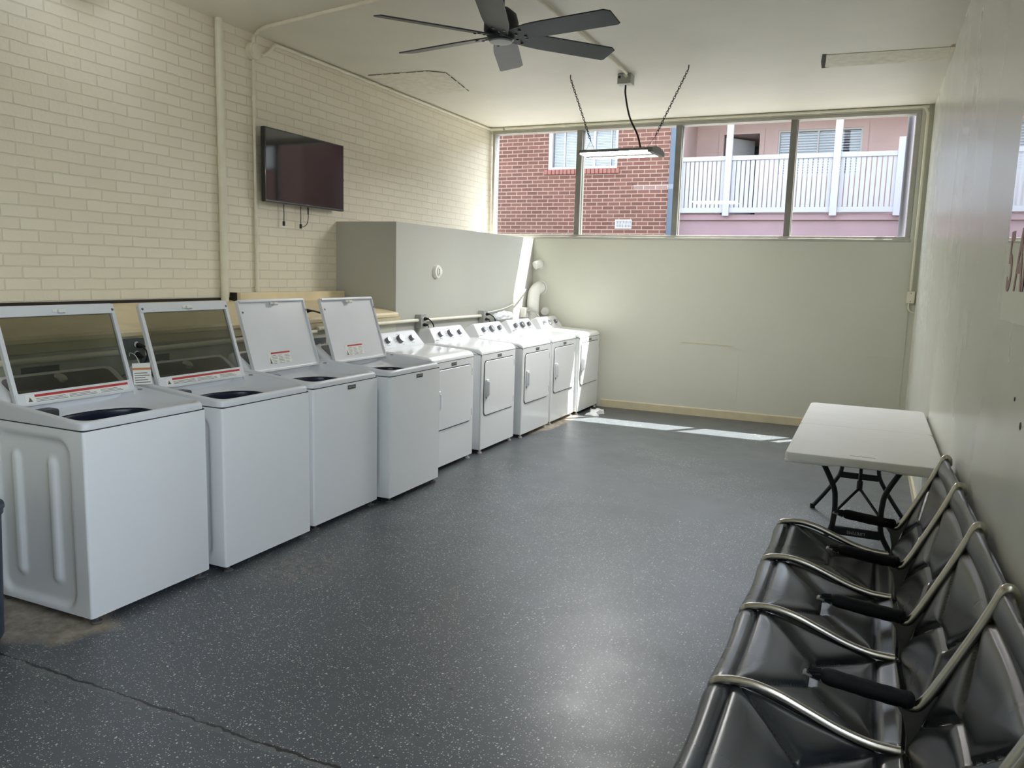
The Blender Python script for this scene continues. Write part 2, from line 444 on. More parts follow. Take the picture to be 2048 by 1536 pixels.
def basis(origin, ux, uy):
    ux = Vector(ux).normalized(); uy = Vector(uy); uy = (uy-ux*uy.dot(ux)).normalized(); uz = ux.cross(uy)
    return Matrix(((ux.x, uy.x, uz.x, origin[0]), (ux.y, uy.y, uz.y, origin[1]), (ux.z, uy.z, uz.z, origin[2]), (0, 0, 0, 1)))
FACE_X = lambda x, y, z: basis((x, y, z), (0, 1, 0), (0, 0, 1))     # text plane facing +x
FACE_MX = lambda x, y, z: basis((x, y, z), (0, -1, 0), (0, 0, 1))   # text plane facing -x

# ------------------------------------------------------------------ room shell
XL, XR, D, H = -4.61, 0.413, 9.356, 3.429
YB = -2.8                              # rear end of the room, behind the camera
FX = -3.95                             # face of the furred-out lower wall
WY1 = 9.52                             # outside face of the far wall
WX0, WX1, WZ0, WZ1 = -4.57, 0.305, 2.065, 3.385
def sbox(name, lo, hi, mat, bev=0.0):
    return structure(MB().box(lo, hi, bev).build(name, mat, smooth=bool(bev)))
sbox('floor', (XL-.2, YB-.2, -.12), (XR+.2, WY1, 0), 'floor')
sbox('ceiling', (XL-.2, YB-.2, H), (XR+.2, WY1, H+.25), 'ceil_paint')
sbox('wall_left', (XL-.2, YB-.2, 0), (XL, WY1, H), 'painted_brick')
DY0, DY1, DZ0, DZ1 = -.9, 2.26, 1.0, 3.2          # shop window added in the right wall, out of view, as a daylight source
b = MB(); b.box((XR, YB-.2, 0), (XR+.2, DY0, H)); b.box((XR, DY1, 0), (XR+.2, WY1, H)); b.box((XR, DY0, DZ1), (XR+.2, DY1, H)); b.box((XR, DY0, 0), (XR+.2, DY1, DZ0))
structure(b.build('wall_right', 'wall_gloss', smooth=False))
w2_ = structure(empty('added_window', (XR+.12, 0, 0)))
b = MB()
for (lo, hi) in (((0, DY0, DZ0), (.06, DY1, DZ0+.05)), ((0, DY0, DZ1-.05), (.06, DY1, DZ1)), ((0, DY0, DZ0+.05), (.06, DY0+.05, DZ1-.05)), ((0, DY1-.05, DZ0+.05), (.06, DY1, DZ1-.05)), ((0, .67, DZ0+.05), (.06, .73, DZ1-.05))): b.box(lo, hi, .004)
b.build('window_frame', 'alu_frame', w2_)
for (y0_, y1_) in ((DY0+.05, .67), (.73, DY1-.05)): MB().box((.028, y0_, DZ0+.05), (.034, y1_, DZ1-.05)).build('window_pane', 'window_glass', w2_, smooth=False)
b = MB()
b.box((XL, D, 0), (XR, WY1, WZ0)); b.box((WX1, D, WZ0), (XR, WY1, H)); b.box((XL, D, WZ1), (WX1, WY1, H))
structure(b.build('wall_far', 'wall_paint', smooth=False))
structure(MB().box((XR+.2, -25, -.3), (30, WY1, -.02)).build('ground', 'concrete', smooth=False))
# rear wall behind the photographer
b = MB(); b.box((XL, YB-.2, 0), (XR, YB, H))
structure(b.build('wall_rear', 'wall_paint', smooth=False))
# lower left wall, furred out, with the tall boxed section at the far end
structure(MB().box((XL, YB, 0), (FX, 6.166, 1.20)).build('wall_left_lower', 'wall_paint', smooth=False))
b = MB(); b.prism(rrect(6.166, D, 0.0, 2.05, .004, 2), XL, FX, 'yz')
structure(b.build('wall_left_box', 'box_paint', smooth=False))
b = MB(); b.prism([(XL+.012, 1.20), (FX+.028, 1.20), (FX+.032, 1.222), (FX+.022, 1.238), (XL+.012, 1.352)], YB, 6.166, 'xz')
structure(b.build('trim_1', 'tan_ledge'))
structure(MB().box((XL, YB, 1.345), (XL+.010, 6.166, 1.372)).build('trim_2', 'dark_gap', smooth=False))
# half round moulding under the ledge nosing
b = MB(); b.box((FX, YB, 1.145), (FX+.018, 6.22, 1.20), .006)
structure(b.build('trim_3', 'cream_trim'))
# baseboards
b = MB(); b.prism([(D, 0), (D-.016, 0), (D-.016, .085), (D-.006, .096), (D, .096)], -2.98, XR, 'yz')
structure(b.build('baseboard_far', 'cream_trim'))
b = MB(); b.prism([(XR, 0), (XR-.014, 0), (XR-.012, .07), (XR, .08)], 5.0, D-.017, 'xz')
structure(b.build('baseboard_right', 'cream_trim'))
# raised board lying on the ledge between the pipes and the boxed section
b = MB(); b.box((XL+.014, 4.80, 1.318), (-4.50, 6.150, 1.412), .004)
o = b.build('ledge_board', 'tan_ledge'); tag(o, 'tan painted board lying on the ledge below the brick wall', 'board')
structure(MB().box((XL+.012, 4.788, 1.335), (-4.535, 4.799, 1.412)).build('trim_4', 'dark_gap', smooth=False))
# vertical bead strip on the far wall beside the right corner, and the cover seam
structure(MB().box((XR-.068, D-.006, .096), (XR-.058, D, 1.45)).build('trim_5', 'wall_paint', smooth=False))
# plaster repair lines on the far wall
def ragged_strip(name, pts, width, thick, axis_pos, mat):
    b = MB(); t = bmesh.new(); A = []; Bv = []
    for x, z in pts:
        A.append(t.verts.new((x, axis_pos-thick*random.uniform(.4, 1), z+width*random.uniform(.2, .7)))); Bv.append(t.verts.new((x, axis_pos-thick*random.uniform(.4, 1), z-width*random.uniform(.2, .7))))
    back = [t.verts.new((v.co.x, axis_pos+.001, v.co.z)) for v in A]; back2 = [t.verts.new((v.co.x, axis_pos+.001, v.co.z)) for v in Bv]
    for i in range(len(pts)-1):
        t.faces.new((A[i], A[i+1], Bv[i+1], Bv[i])); t.faces.new((A[i], back[i], back[i+1], A[i+1])); t.faces.new((Bv[i], Bv[i+1], back2[i+1], back2[i]))
    bmesh.ops.recalc_face_normals(t, faces=t.faces[:]); b.merge(t)
    return structure(b.build(name, mat))
n = 26
ragged_strip('trim_6', [(-2.02+.62*i/n, .862-.01*i/n+random.uniform(-.004, .004)) for i in range(n+1)], .013, .004, D, 'cream_trim')
structure(MB().box((-1.352, D-.0025, .10), (-1.347, D, .83)).build('trim_7', 'wall_paint', smooth=False))
structure(MB().box((-1.40, D-.0025, .826), (XR-.06, D, .830)).build('trim_8', 'wall_paint', smooth=False))

# ------------------------------------------------------------------ far window band
wf = empty('window_1', (0, 0, 0)); structure(wf)
b = MB()
FY0, FY1 = 9.372, 9.50
b.box((WX0, FY0, WZ0), (WX1, FY1, WZ0+.042), .004)
b.box((WX0, FY0, WZ1-.034), (WX1, FY1, WZ1), .004)
b.box((WX0, FY0, WZ0+.042), (WX0+.035, FY1, WZ1-.034), .004); b.box((WX1-.05, FY0, WZ0+.042), (WX1, FY1, WZ1-.034), .004)
b.box((WX0, FY0-.022, WZ0-.014), (WX1+.01, FY0, WZ0+.014), .004)
b.build('window_frame', 'alu_frame', wf)
for mx in (-3.397, -2.187, -.930):
    b = MB(); b.box((mx-.034, FY0-.004, WZ0+.042), (mx+.034, FY0+.05, WZ1-.034), .004); b.box((mx+.012, FY0+.05, WZ0+.042), (mx+.040, FY1-.02, WZ1-.034), .003)
    b.build('mullion', 'alu_dark', wf)
edges = [WX0+.035, -3.397, -2.187, -.930, WX1-.05]
for i in range(4):
    x0 = edges[i]+(.034 if i else 0); x1 = edges[i+1]-(.034 if i < 3 else 0)
    MB().box((x0, FY0+.054, WZ0+.042), (x1, FY0+.060, WZ1-.034)).build('window_pane', 'window_glass', wf, smooth=False)

# ------------------------------------------------------------------ pipes, conduits and boxes
b = MB(); b.tube([(XL+.034, 4.712, H), (XL+.034, 4.712, 1.34)], .030, 14)
tag(b.build('wall_pipe', 'cream_pipe'), 'thick cream painted vertical pipe on the brick wall left of the television', 'pipe')
# conduit left of the television with its round box
jb = empty('round_junction_box', (XL, 5.085, 3.292))
tag(jb, 'round cream painted junction box high on the brick wall by the ceiling', 'junction box')
b = MB(); b.lathe([(.0, 0), (.062, 0), (.066, .004), (.066, .045), (.060, .052), (0, .052)], 28, Matrix.Rotation(PI/2, 4, 'Y')); b.build('box_body', 'cream_pipe', jb)
b = MB(); b.lathe([(0, .052), (.055, .052), (.053, .058), (0, .060)], 28, Matrix.Rotation(PI/2, 4, 'Y')); b.build('cover_plate', 'cream_pipe', jb)
def conduit(pts, r, label, mat='cream_pipe', couplers=(), name='conduit', cat='conduit', flat=1.0, sub=5):
    P = smooth_path(pts, sub) if sub else [Vector(p) for p in pts]
    o = empty(name, tuple(P[0])); tag(o, label, cat)
    b = MB(); b.tube([p-P[0] for p in P], r, 10, flat=flat); b.build('tube', mat, o)
    for (c, d) in couplers:
        c = Vector(c)-P[0]; d = Vector(d).normalized()*.022
        b = MB(); b.tube([c-d, c+d], r*1.35, 10); b.build('coupling', mat, o)
    return o
conduit([(XL+.022, 5.083, 3.226), (XL+.022, 5.083, 2.9), (XL+.020, 5.085, 2.5), (XL+.020, 5.085, 1.9), (XL+.020, 5.085, 1.372)], .0135,
        'thin cream conduit running down from the round junction box behind the television edge', couplers=[((XL+.02, 5.085, 1.80), (0, 0, 1)), ((XL+.02, 5.085, 1.44), (0, 0, 1)), ((XL+.02, 5.085, 2.93), (0, 0, 1))])
conduit([(XL+.024, 5.086, 3.358), (XL+.026, 5.085, 3.39), (XL+.06, 5.075, H-.022), (-4.40, 4.97, H-.022), (-4.16, 4.905, H-.022), (-3.19, 4.71, H-.022), (-2.24, 4.51, H-.022)], .0145,
        'cream conduit bending from the round junction box across the ceiling', couplers=[((-4.30, 4.942, H-.022), (1, -.25, 0))])
conduit([(XL+.022, 5.152, 3.285), (XL+.022, 5.20, 3.290), (XL+.022, 5.27, 3.335), (XL+.022, 5.33, 3.395), (XL+.022, 5.42, H-.026), (XL+.022, 6.0, H-.024), (XL+.022, 7.5, H-.024), (XL+.022, 9.25, H-.024), (XL+.035, D-.035, H-.024), (XL+.2, D-.022, H-.024)], .0145,
        'cream conduit along the top of the brick wall from round box to window', couplers=[((XL+.022, 6.78, H-.023), (0, 1, 0)), ((XL+.022, 7.02, H-.023), (0, 1, 0))])
conduit([(XL+.23, D-.02, H-.022), (-3, D-.02, H-.020), (-1, D-.02, H-.020), (.25, D-.02, H-.020), (.32, D-.02, H-.030), (.352, D-.02, H-.075), (.358, D-.02, H-.16), (.358, D-.02, 2.5), (.356, D-.02, 1.545)], .0135,
        'cream conduit over the window that turns down beside the right wall', couplers=[((-1.2, D-.02, H-.02), (1, 0, 0)), ((-.7, D-.02, H-.02), (1, 0, 0)), ((-3.6, D-.02, H-.02), (1, 0, 0))])
sw = empty('switch_box', (.362, D, 1.48)); tag(sw, 'small cream switch box low on the far wall below the corner conduit', 'switch box')
b = MB(); b.box((-.038, -.042, -.062), (.038, 0, .062), .004); b.build('box_body', 'cream_pipe', sw)
b = MB(); b.box((-.035, -.046, -.058), (.035, -.042, .058), .0015); b.build('cover_plate', 'cream_pipe', sw)
for dz in (-.042, .042):
    b = MB(); b.lathe([(0, 0), (.0045, 0), (.004, .002), (0, .0025)], 10, Matrix.Translation((0, -.046, dz)) @ Matrix.Rotation(PI/2, 4, 'X')); b.build('screw', 'dark_gap', sw)
b = MB(); b.tube(smooth_path([(-.012, -.02, -.062), (-.014, -.02, -.10), (.000, -.02, -.135), (.03, -.018, -.155), (.046, -.012, -.16)], 5), .0085, 8); b.build('cable_stub', 'cream_pipe', sw)

# conduit low on the left wall with outlet boxes and plugs
def low_conduit(y0, y1, z0, z1, label):
    conduit([(FX+.032, y0, z0), (FX+.032, (y0+y1)/2, (z0+z1)/2), (FX+.032, y1, z1)], .017, label, sub=0)
low_conduit(5.0, 6.50, 1.150, 1.150, 'cream conduit on the left wall ending at the outlet box over the first dryer')
low_conduit(6.605, 7.83, 1.146, 1.140, 'cream conduit between the two outlet boxes over the dryers')
low_conduit(3.385, 4.98, 1.112, 1.130, 'cream conduit along the lower left wall behind the washing machines')
low_conduit(YB+.02, 3.20, 1.10, 1.112, 'cream conduit on the left wall seen through the nearest glass lid')
def outlet(y, z, label, mat, hh=.066, ww=.045, plugs=2):
    o = empty('outlet_box', (FX, y, z)); tag(o, label, 'outlet box')
    b = MB(); b.box((0, -ww, -hh), (.062, ww, hh), .004); b.build('box_body', mat, o)
    b = MB(); b.box((.062, -ww-.002, -hh-.002), (.066, ww+.002, hh+.002), .0015); b.build('cover_plate', mat, o)
    for k in range(2):
        b = MB(); b.lathe([(0, 0), (.017, 0), (.016, .002), (0, .0025)], 18, Matrix.Translation((.066, 0, (k-.5)*.055)) @ Matrix.Rotation(PI/2, 4, 'Y')); b.build('socket', 'label_white', o)
    return o
def plug_cord(pts, label, mat='black_rubber', r=.0045, plug=True):
    P = smooth_path(pts, 6); o = empty('power_cord', tuple(P[0])); tag(o, label, 'power cord')
    Q = [p-P[0] for p in P]
    b = MB(); b.tube(Q, r, 8); b.build('cord', mat, o)
    if plug:
        d = (Q[3]-Q[0]).normalized()
        b = MB(); b.tube([Q[0], Q[0]+d*.012, Q[0]+d*.03, Q[0]+d*.048], [.016, .017, .012, .007], 10); b.build('plug', mat, o)
    return o
OX = FX+.0695
outlet(3.295, 1.128, 'dark grey outlet box behind the gap between the glass lidded washers', 'box_grey', .060, .055)
plug_cord([(OX, 3.300, 1.150), (OX+.04, 3.305, 1.140), (OX+.07, 3.305, 1.09), (OX+.05, 3.27, 1.0), (OX+.03, 3.26, .86)], 'black cord plugged into the upper socket of the dark grey outlet box')
plug_cord([(OX, 3.292, 1.098), (OX+.035, 3.29, 1.08), (OX+.05, 3.25, 1.02), (OX+.06, 3.13, .99), (OX+.05, 2.97, .93), (OX+.03, 2.9, .85)], 'black cord drooping from the lower socket of the dark grey outlet box', r=.004)
outlet(6.553, 1.138, 'grey outlet box on the wall above the first dryer', 'galv')
plug_cord([(OX, 6.560, 1.162), (OX+.05, 6.565, 1.160), (OX+.08, 6.60, 1.10), (OX+.06, 6.62, 1.0), (OX+.03, 6.62, .86)], 'black cord in the upper socket of the outlet box above the first dryer', r=.006)
plug_cord([(OX, 6.550, 1.108), (OX+.045, 6.555, 1.10), (OX+.065, 6.54, 1.04), (OX+.05, 6.50, .96), (OX+.03, 6.48, .85)], 'black cord in the lower socket of the outlet box above the first dryer')
outlet(7.885, 1.132, 'grey outlet box on the wall above the third dryer', 'galv')
plug_cord([(OX, 7.895, 1.158), (OX+.05, 7.90, 1.155), (OX+.075, 7.97, 1.10), (OX+.05, 8.0, 1.0), (OX+.03, 8.0, .86)], 'black cord in the upper socket of the outlet box above the third dryer', r=.006)
plug_cord([(OX, 7.882, 1.104), (OX+.045, 7.885, 1.095), (OX+.06, 7.87, 1.04), (OX+.05, 7.84, .96), (OX+.03, 7.82, .85)], 'black cord in the lower socket of the outlet box above the third dryer')
# cord of the washer with the third lid and the one seen beyond it
plug_cord([(FX+.02, 4.87, 1.295), (FX+.07, 4.93, 1.29), (FX+.08, 5.03, 1.25), (FX+.08, 5.09, 1.15), (FX+.07, 5.13, 1.03), (FX+.05, 5.16, .85)], 'black cord looping down the wall between the two solid washer lids', r=.0065)
# grey flexible cord with a bright sheath in the far corner
outlet(9.04, 1.135, 'white outlet box near the far corner of the left wall', 'label_white', .06, .05)
plug_cord([(OX, 9.045, 1.15), (OX+.05, 9.05, 1.165), (OX+.11, 9.06, 1.14), (OX+.16, 9.07, 1.07), (OX+.165, 9.075, 1.0), (OX+.15, 9.075, .96)], 'shiny grey cord bending out of the far corner outlet box', 'galv', .011)
# recessed supply boxes behind the washers
for (y0, y1, lab) in ((2.64, 2.85, 'recessed grey wall box behind the nearest washing machine'), (3.37, 3.585, 'recessed grey wall box behind the second washing machine'), (4.985, 5.14, 'recessed grey wall box behind the fourth washing machine')):
    o = empty('supply_box', (FX, y0, .975)); tag(o, lab, 'wall box')
    b = MB(); b.box((0, 0, 0), (.006, y1-y0, .10), .002); b.build('box_panel', 'console_grey', o)
    for k in (.3, .7):
        b = MB(); b.tube([(.006, (y1-y0)*k, .05), (.03, (y1-y0)*k, .05)], .012, 10); b.build('valve', 'galv', o)
# paper tag on the cord between the glass lidded washers
o = empty('paper_tag', (FX+.40, 3.040, 1.035)); tag(o, 'white paper tag with an orange band hanging between the two glass lids', 'tag')
Mt = basis((0, 0, 0), (.55, .83, 0), (-.45, .1, .9))
b = MB(); b.box((-.045, -.06, -.001), (.045, .06, .001), M4=Mt); b.build('tag_card', 'label_white', o)
b = MB(); b.box((-.045, .022, .001), (.045, .034, .0016), M4=Mt); b.build('tag_band', 'label_orange', o)
b = MB()
for k in range(5): b.box((-.038, -.05+.013*k, .001), (.038-.012*(k % 3), -.046+.013*k, .0016), M4=Mt)
b.build('tag_print', 'label_ink', o)
b = MB(); b.tube(smooth_path([(-.03, .01, .055), (-.08, .03, .09), (-.18, .08, .095), (-.235, .12, .07)], 4), .002, 6); b.build('tag_string', 'label_white', o)

# ------------------------------------------------------------------ ceiling pieces
HX = [(-4.50, 6.52), (-3.86, 6.55), (-3.74, 6.66), (-3.885, 7.40), (-4.585, 7.42)]
b = MB(); b.prism(HX, H-.006, H, 'xy', .002, 1)
cp_ = b.build('ceiling_panel', 'hatch'); tag(cp_, 'rough patched panel in the ceiling beside the brick wall', 'panel')
b = MB(); b.prism([(-.50, 7.10), (.385, 7.155), (.385, 7.54), (-.53, 7.50)], H-.005, H, 'xy', .002, 1)
tag(b.build('ceiling_patch', 'hatch'), 'rough plaster strip patched into the ceiling at the right wall', 'patch')
b = MB(); b.prism([(-.53, 7.085), (-.50, 7.09), (-.515, 7.3), (-.535, 7.50), (-.50, 7.515), (-.56, 7.52), (-.552, 7.3)], H-.003, H, 'xy')
structure(b.build('trim_9', 'dark_gap', smooth=False))
structure(MB().box((.385, 7.10, H-.02), (XR, 7.53, H), .003).build('trim_10', 'hatch'))

b = MB()
for (p, q) in ((HX[0], HX[1]), (HX[1], HX[2]), (HX[2], HX[3])):
    p, q = Vector((*p, 0)), Vector((*q, 0)); d = (q-p).normalized(); n_ = Vector((-d.y, d.x, 0)); L_ = (q-p).length; t_ = 0
    while t_ < L_:
        ln = random.uniform(.05, .16); a_ = p+d*t_; c_ = p+d*min(L_, t_+ln); wd_ = random.uniform(.003, .007)
        b.prism([tuple((a_-n_*wd_)[:2]), tuple((c_-n_*wd_*.6)[:2]), tuple((c_+n_*wd_)[:2]), tuple((a_+n_*wd_*.5)[:2])], H-.0075, H-.005, 'xy'); t_ += ln+random.uniform(.01, .07)
b.build('edge_crack', 'dark_gap', cp_, smooth=False)
# ------------------------------------------------------------------ hanging LED shop light
cb = empty('ceiling_junction_box', (-2.205, 7.25, H)); tag(cb, 'square metal junction box on the ceiling over the hanging light', 'junction box')
b = MB(); b.box((-.062, -.062, -.085), (.062, .062, 0), .004); b.build('box_body', 'galv', cb)
b = MB(); b.box((-.064, -.064, -.090), (.064, .064, -.085), .002); b.build('cover_plate', 'label_white', cb)
b = MB(); b.lathe([(0, 0), (.013, 0), (.012, .003), (0, .003)], 14, Matrix.Translation((-.042, -.062, -.03)) @ Matrix.Rotation(PI/2, 4, 'X')); b.build('knockout', 'dark_gap', cb)
conduit([(-2.18, 7.185, H-.03), (-2.185, 7.14, H-.022), (-2.15, 6.9, H-.022), (-2.16, 5.15, H-.022), (-2.2, 3.0, H-.022), (-2.2, YB+.05, H-.022)], .0135, 'cream conduit running along the ceiling to the square junction box')
LZ = 2.70
lt = empty('hanging_light', (-2.158, 7.048, LZ), math.radians(-3.0)); tag(lt, 'grey two strip LED light hanging on chains before the window', 'light')
LL, LW = .335, .175
b = MB(); b.prism([(-LW, .0), (-LW, .022), (-.05, .045), (.05, .045), (LW, .022), (LW, 0), (.045, -.002), (.040, -.014), (-.040, -.014), (-.045, -.002)], -LL, LL, 'yz'); b.build('housing', 'lamp_housing', lt)
for s in (-1, 1):
    b = MB(); b.prism([(s*.048, .001), (s*(LW-.006), .0), (s*(LW-.014), -.010), (s*.054, -.010)], -LL+.012, LL-.035, 'yz'); b.build('diffuser', 'led_strip', lt)
    b = MB(); b.prism([(-LW-.002, -.015), (-LW-.002, .024), (-.05, .048), (.05, .048), (LW+.002, .024), (LW+.002, -.015)], s*LL-(.034 if s > 0 else 0), s*LL+(.012), 'yz', .002, 1); b.build('end_cap', 'lamp_housing', lt)
def chain_mesh(P0, P1, n):
    b = MB(); P0 = Vector(P0); P1 = Vector(P1); d = (P1-P0)/n
    z = d.normalized(); x = z.cross(Vector((0, 1, 0))).normalized(); y = z.cross(x)
    L = d.length*.72
    for i in range(n):
        c = P0+d*(i+.5); a = x if i % 2 else y; pts = []
        for k in range(12):
            t = 2*PI*k/12; pts.append(c + z*(L*math.cos(t)) + a*(.0085*math.sin(t)))
        pts += pts[:1]; b.tube(pts, .0027, 5, caps=False)
    return b
def to_local(p): return lt.matrix_world.inverted() @ Vector(p)
bpy.context.view_layer.update()
for s, top, bot in ((-1, (-2.685, 7.10, H-.03), (-2.452, 7.06, 2.83)), (1, (-1.60, 7.08, H-.03), (-1.845, 7.03, 2.845))):
    chain_mesh(to_local(top), to_local(bot), 27).build('chain', 'chain', lt)
    tp = to_local(top); b = MB(); b.tube([tp, tp+Vector((0, 0, .012)), tp+Vector((0, 0, .033))], [.004, .006, .005], 8); b.build('hook', 'chain', lt)
    bt = to_local(bot)
    for q in (-1, 1):
        b = MB(); b.tube([bt, Vector((s*(LL-.05), q*.12, .034))], .0016, 6); b.build('hanger_wire', 'chain', lt)
P = [to_local(p) for p in ((-2.205, 7.25, H-.09), (-2.20, 7.245, 3.25), (-2.14, 7.20, 3.05), (-2.04, 7.13, 2.88), (-1.985, 7.07, LZ+.045))]
b = MB(); b.tube(smooth_path(P, 6), .0085, 8); b.build('power_cable', 'black_rubber', lt)
# unseen strip light added above the frame for the glow on ceiling and brick
def strip_fixture(loc, rz, half, label, glow):
    o = empty('unseen_strip_light', loc, rz); tag(o, label, 'light')
    b = MB(); b.box((-half, -.05, .02), (half, .05, .05), .006); b.build('housing', 'lamp_housing', o)
    b = MB(); b.prism([(-.060, .03), (-.060, 0), (-.050, -.030), (-.018, -.05), (.018, -.05), (.050, -.030), (.060, 0), (.060, .03)], -half+.02, half-.02, 'yz'); b.build('diffuser', glow, o)
    for s in (-1, 1):
        b = MB(); b.box((s*(half-.012)-.012, -.062, -.052), (s*(half-.012)+.012, .062, .052), .003); b.build('end_cap', 'lamp_housing', o)
    return o
strip_fixture((-3.95, 3.60, H-.11), 0, .45, 'unseen white LED strip light added close under the ceiling near the brick wall', 'led_strip_wide')

# ------------------------------------------------------------------ ceiling fan
FC = Vector((-2.268, 4.735, 0)); BZ = 3.10
fan = empty('ceiling_fan', (FC.x, FC.y, H)); tag(fan, 'dark grey six blade ceiling fan', 'fan')
z0 = BZ-H
b = MB(); b.lathe([(0, 0), (.075, 0), (.078, -.02), (.060, -.075), (.03, -.09), (0, -.09)], 28); b.build('canopy', 'fan_motor', fan)
b = MB(); b.lathe([(.018, -.08), (.018, z0+.12)], 14); b.build('downrod', 'fan_motor', fan)
b = MB(); b.lathe([(0, z0+.17), (.05, z0+.165), (.095, z0+.13), (.11, z0+.08), (.11, z0+.03), (.10, z0+.012), (.085, z0-.004), (0, z0-.004)], 32); b.build('motor', 'fan_motor', fan)
b = MB(); b.lathe([(.088, z0-.004), (.084, z0-.022), (.074, z0-.03)], 32, caps=True); b.build('hub', 'fan_motor', fan)
b = MB(); b.lathe([(.073, z0-.030), (.069, z0-.038), (.0, z0-.041)], 32); b.build('hub_cap', 'fan_cap', fan)
for k in range(6):
    ang = math.radians(49.6+60*k)
    Mb = Matrix.Translation((0, 0, z0)) @ Matrix.Rotation(ang, 4, 'Z') @ Matrix.Rotation(math.radians(-13), 4, 'X')
    out = [(.06, -.052), (.13, -.066), (.24, -.085), (.32, -.088), (.77, -.086), (.805, -.060), (.80, .075), (.785, .086), (.30, .080), (.20, .070), (.13, .058), (.06, .052)]
    b = MB(); b.prism(out, -.004, .004, 'xy', .0015, 1, Mb); bl = b.build('blade', 'fan_blade', fan)
    for (px, py) in ((.115, 0.0), (.165, -.035), (.165, .035)):
        b = MB(); b.lathe([(0, -.004), (.011, -.004), (.010, -.009), (.005, -.011), (0, -.011)], 12, Mb @ Matrix.Translation((px, py, 0))); b.build('bolt', 'black_gloss', bl)
# ------------------------------------------------------------------ television
tv = empty('television', (XL+.10, 5.615, 2.43)); tag(tv, 'black flat screen television mounted on the brick wall', 'television')
hw, hh = .520, .2935
b = MB(); b.box((-.03, -hw, -hh), (.012, hw, hh), .006); b.box((-.055, -hw*.7, -hh*.75), (-.03, hw*.7, hh*.6), .01)
b.build('bezel', 'tv_bezel', tv)
b = MB(); b.box((.0125, -hw+.012, -hh+.020), (.0140, hw-.012, hh-.012)); b.build('screen', 'tv_screen', tv, smooth=False)
b = MB(); b.box((.012, -hw+.004, -hh+.008), (.0150, hw-.004, -hh+.015), .001); b.build('lower_edge', 'console_grey', tv)
b = MB(); b.box((.0145, -.025, -hh+.010), (.0165, .025, -hh+.018), .001); b.build('logo_plate', 'screw', tv)
b = MB(); b.box((.010, hw-.006, -.025), (.0135, hw+.003, .0), .001); b.build('side_sticker', 'chrome', tv)
b = MB(); b.box((-.098, -.14, -.14), (-.055, .14, .14), .005); b.build('wall_bracket', 'tv_bezel', tv)
for (y, z1, lab) in ((5.402, 1.975, 'leftmost black cable dangling below the television'), (5.62, 1.965, 'middle black cable dangling below the television')):
    o = empty('hanging_cable', (XL+.035, y, z1)); tag(o, lab, 'cable', )
    b = MB(); b.tube([(0, 0, .02), (.002, 0, .08), (0, 0, .20)], .004, 7); b.build('cord', 'screw', o)
    b = MB(); b.box((-.008, -.009, -.012), (.008, .009, .026), .003); b.build('connector', 'black_rubber', o)
o = empty('hanging_cable', (XL+.035, 5.70, 1.98)); tag(o, 'rightmost looped cable dangling below the television', 'cable')
b = MB(); b.tube(smooth_path([(.0, .02, .18), (.0, .022, .08), (.0, .005, .02), (0, -.03, -.005), (0, -.062, -.012)], 5), .0035, 7); b.build('cord', 'rubber_grey', o)
b = MB(); b.tube([(0, .02, .18), (.0, .021, .10)], .006, 8); b.build('connector', 'black_rubber', o)

# round detector on the boxed wall
o = empty('wall_detector', (FX, 6.882, 1.613)); tag(o, 'round white detector on the boxed-out wall above the dryers', 'detector')
Ry = Matrix.Rotation(PI/2, 4, 'Y')
b = MB(); b.lathe([(0, 0), (.062, 0), (.064, .006), (.062, .034), (.054, .040), (0, .040)], 32, Ry); b.build('base', 'label_white', o)
b = MB(); b.lathe([(0, .040), (.044, .040), (.044, .052), (.036, .058), (0, .060)], 32, Ry); b.build('cover', 'label_white', o)
b = MB(); b.box((.055, -.032, -.028), (.0615, -.024, .028), .002); b.build('slot', 'console_grey', o)

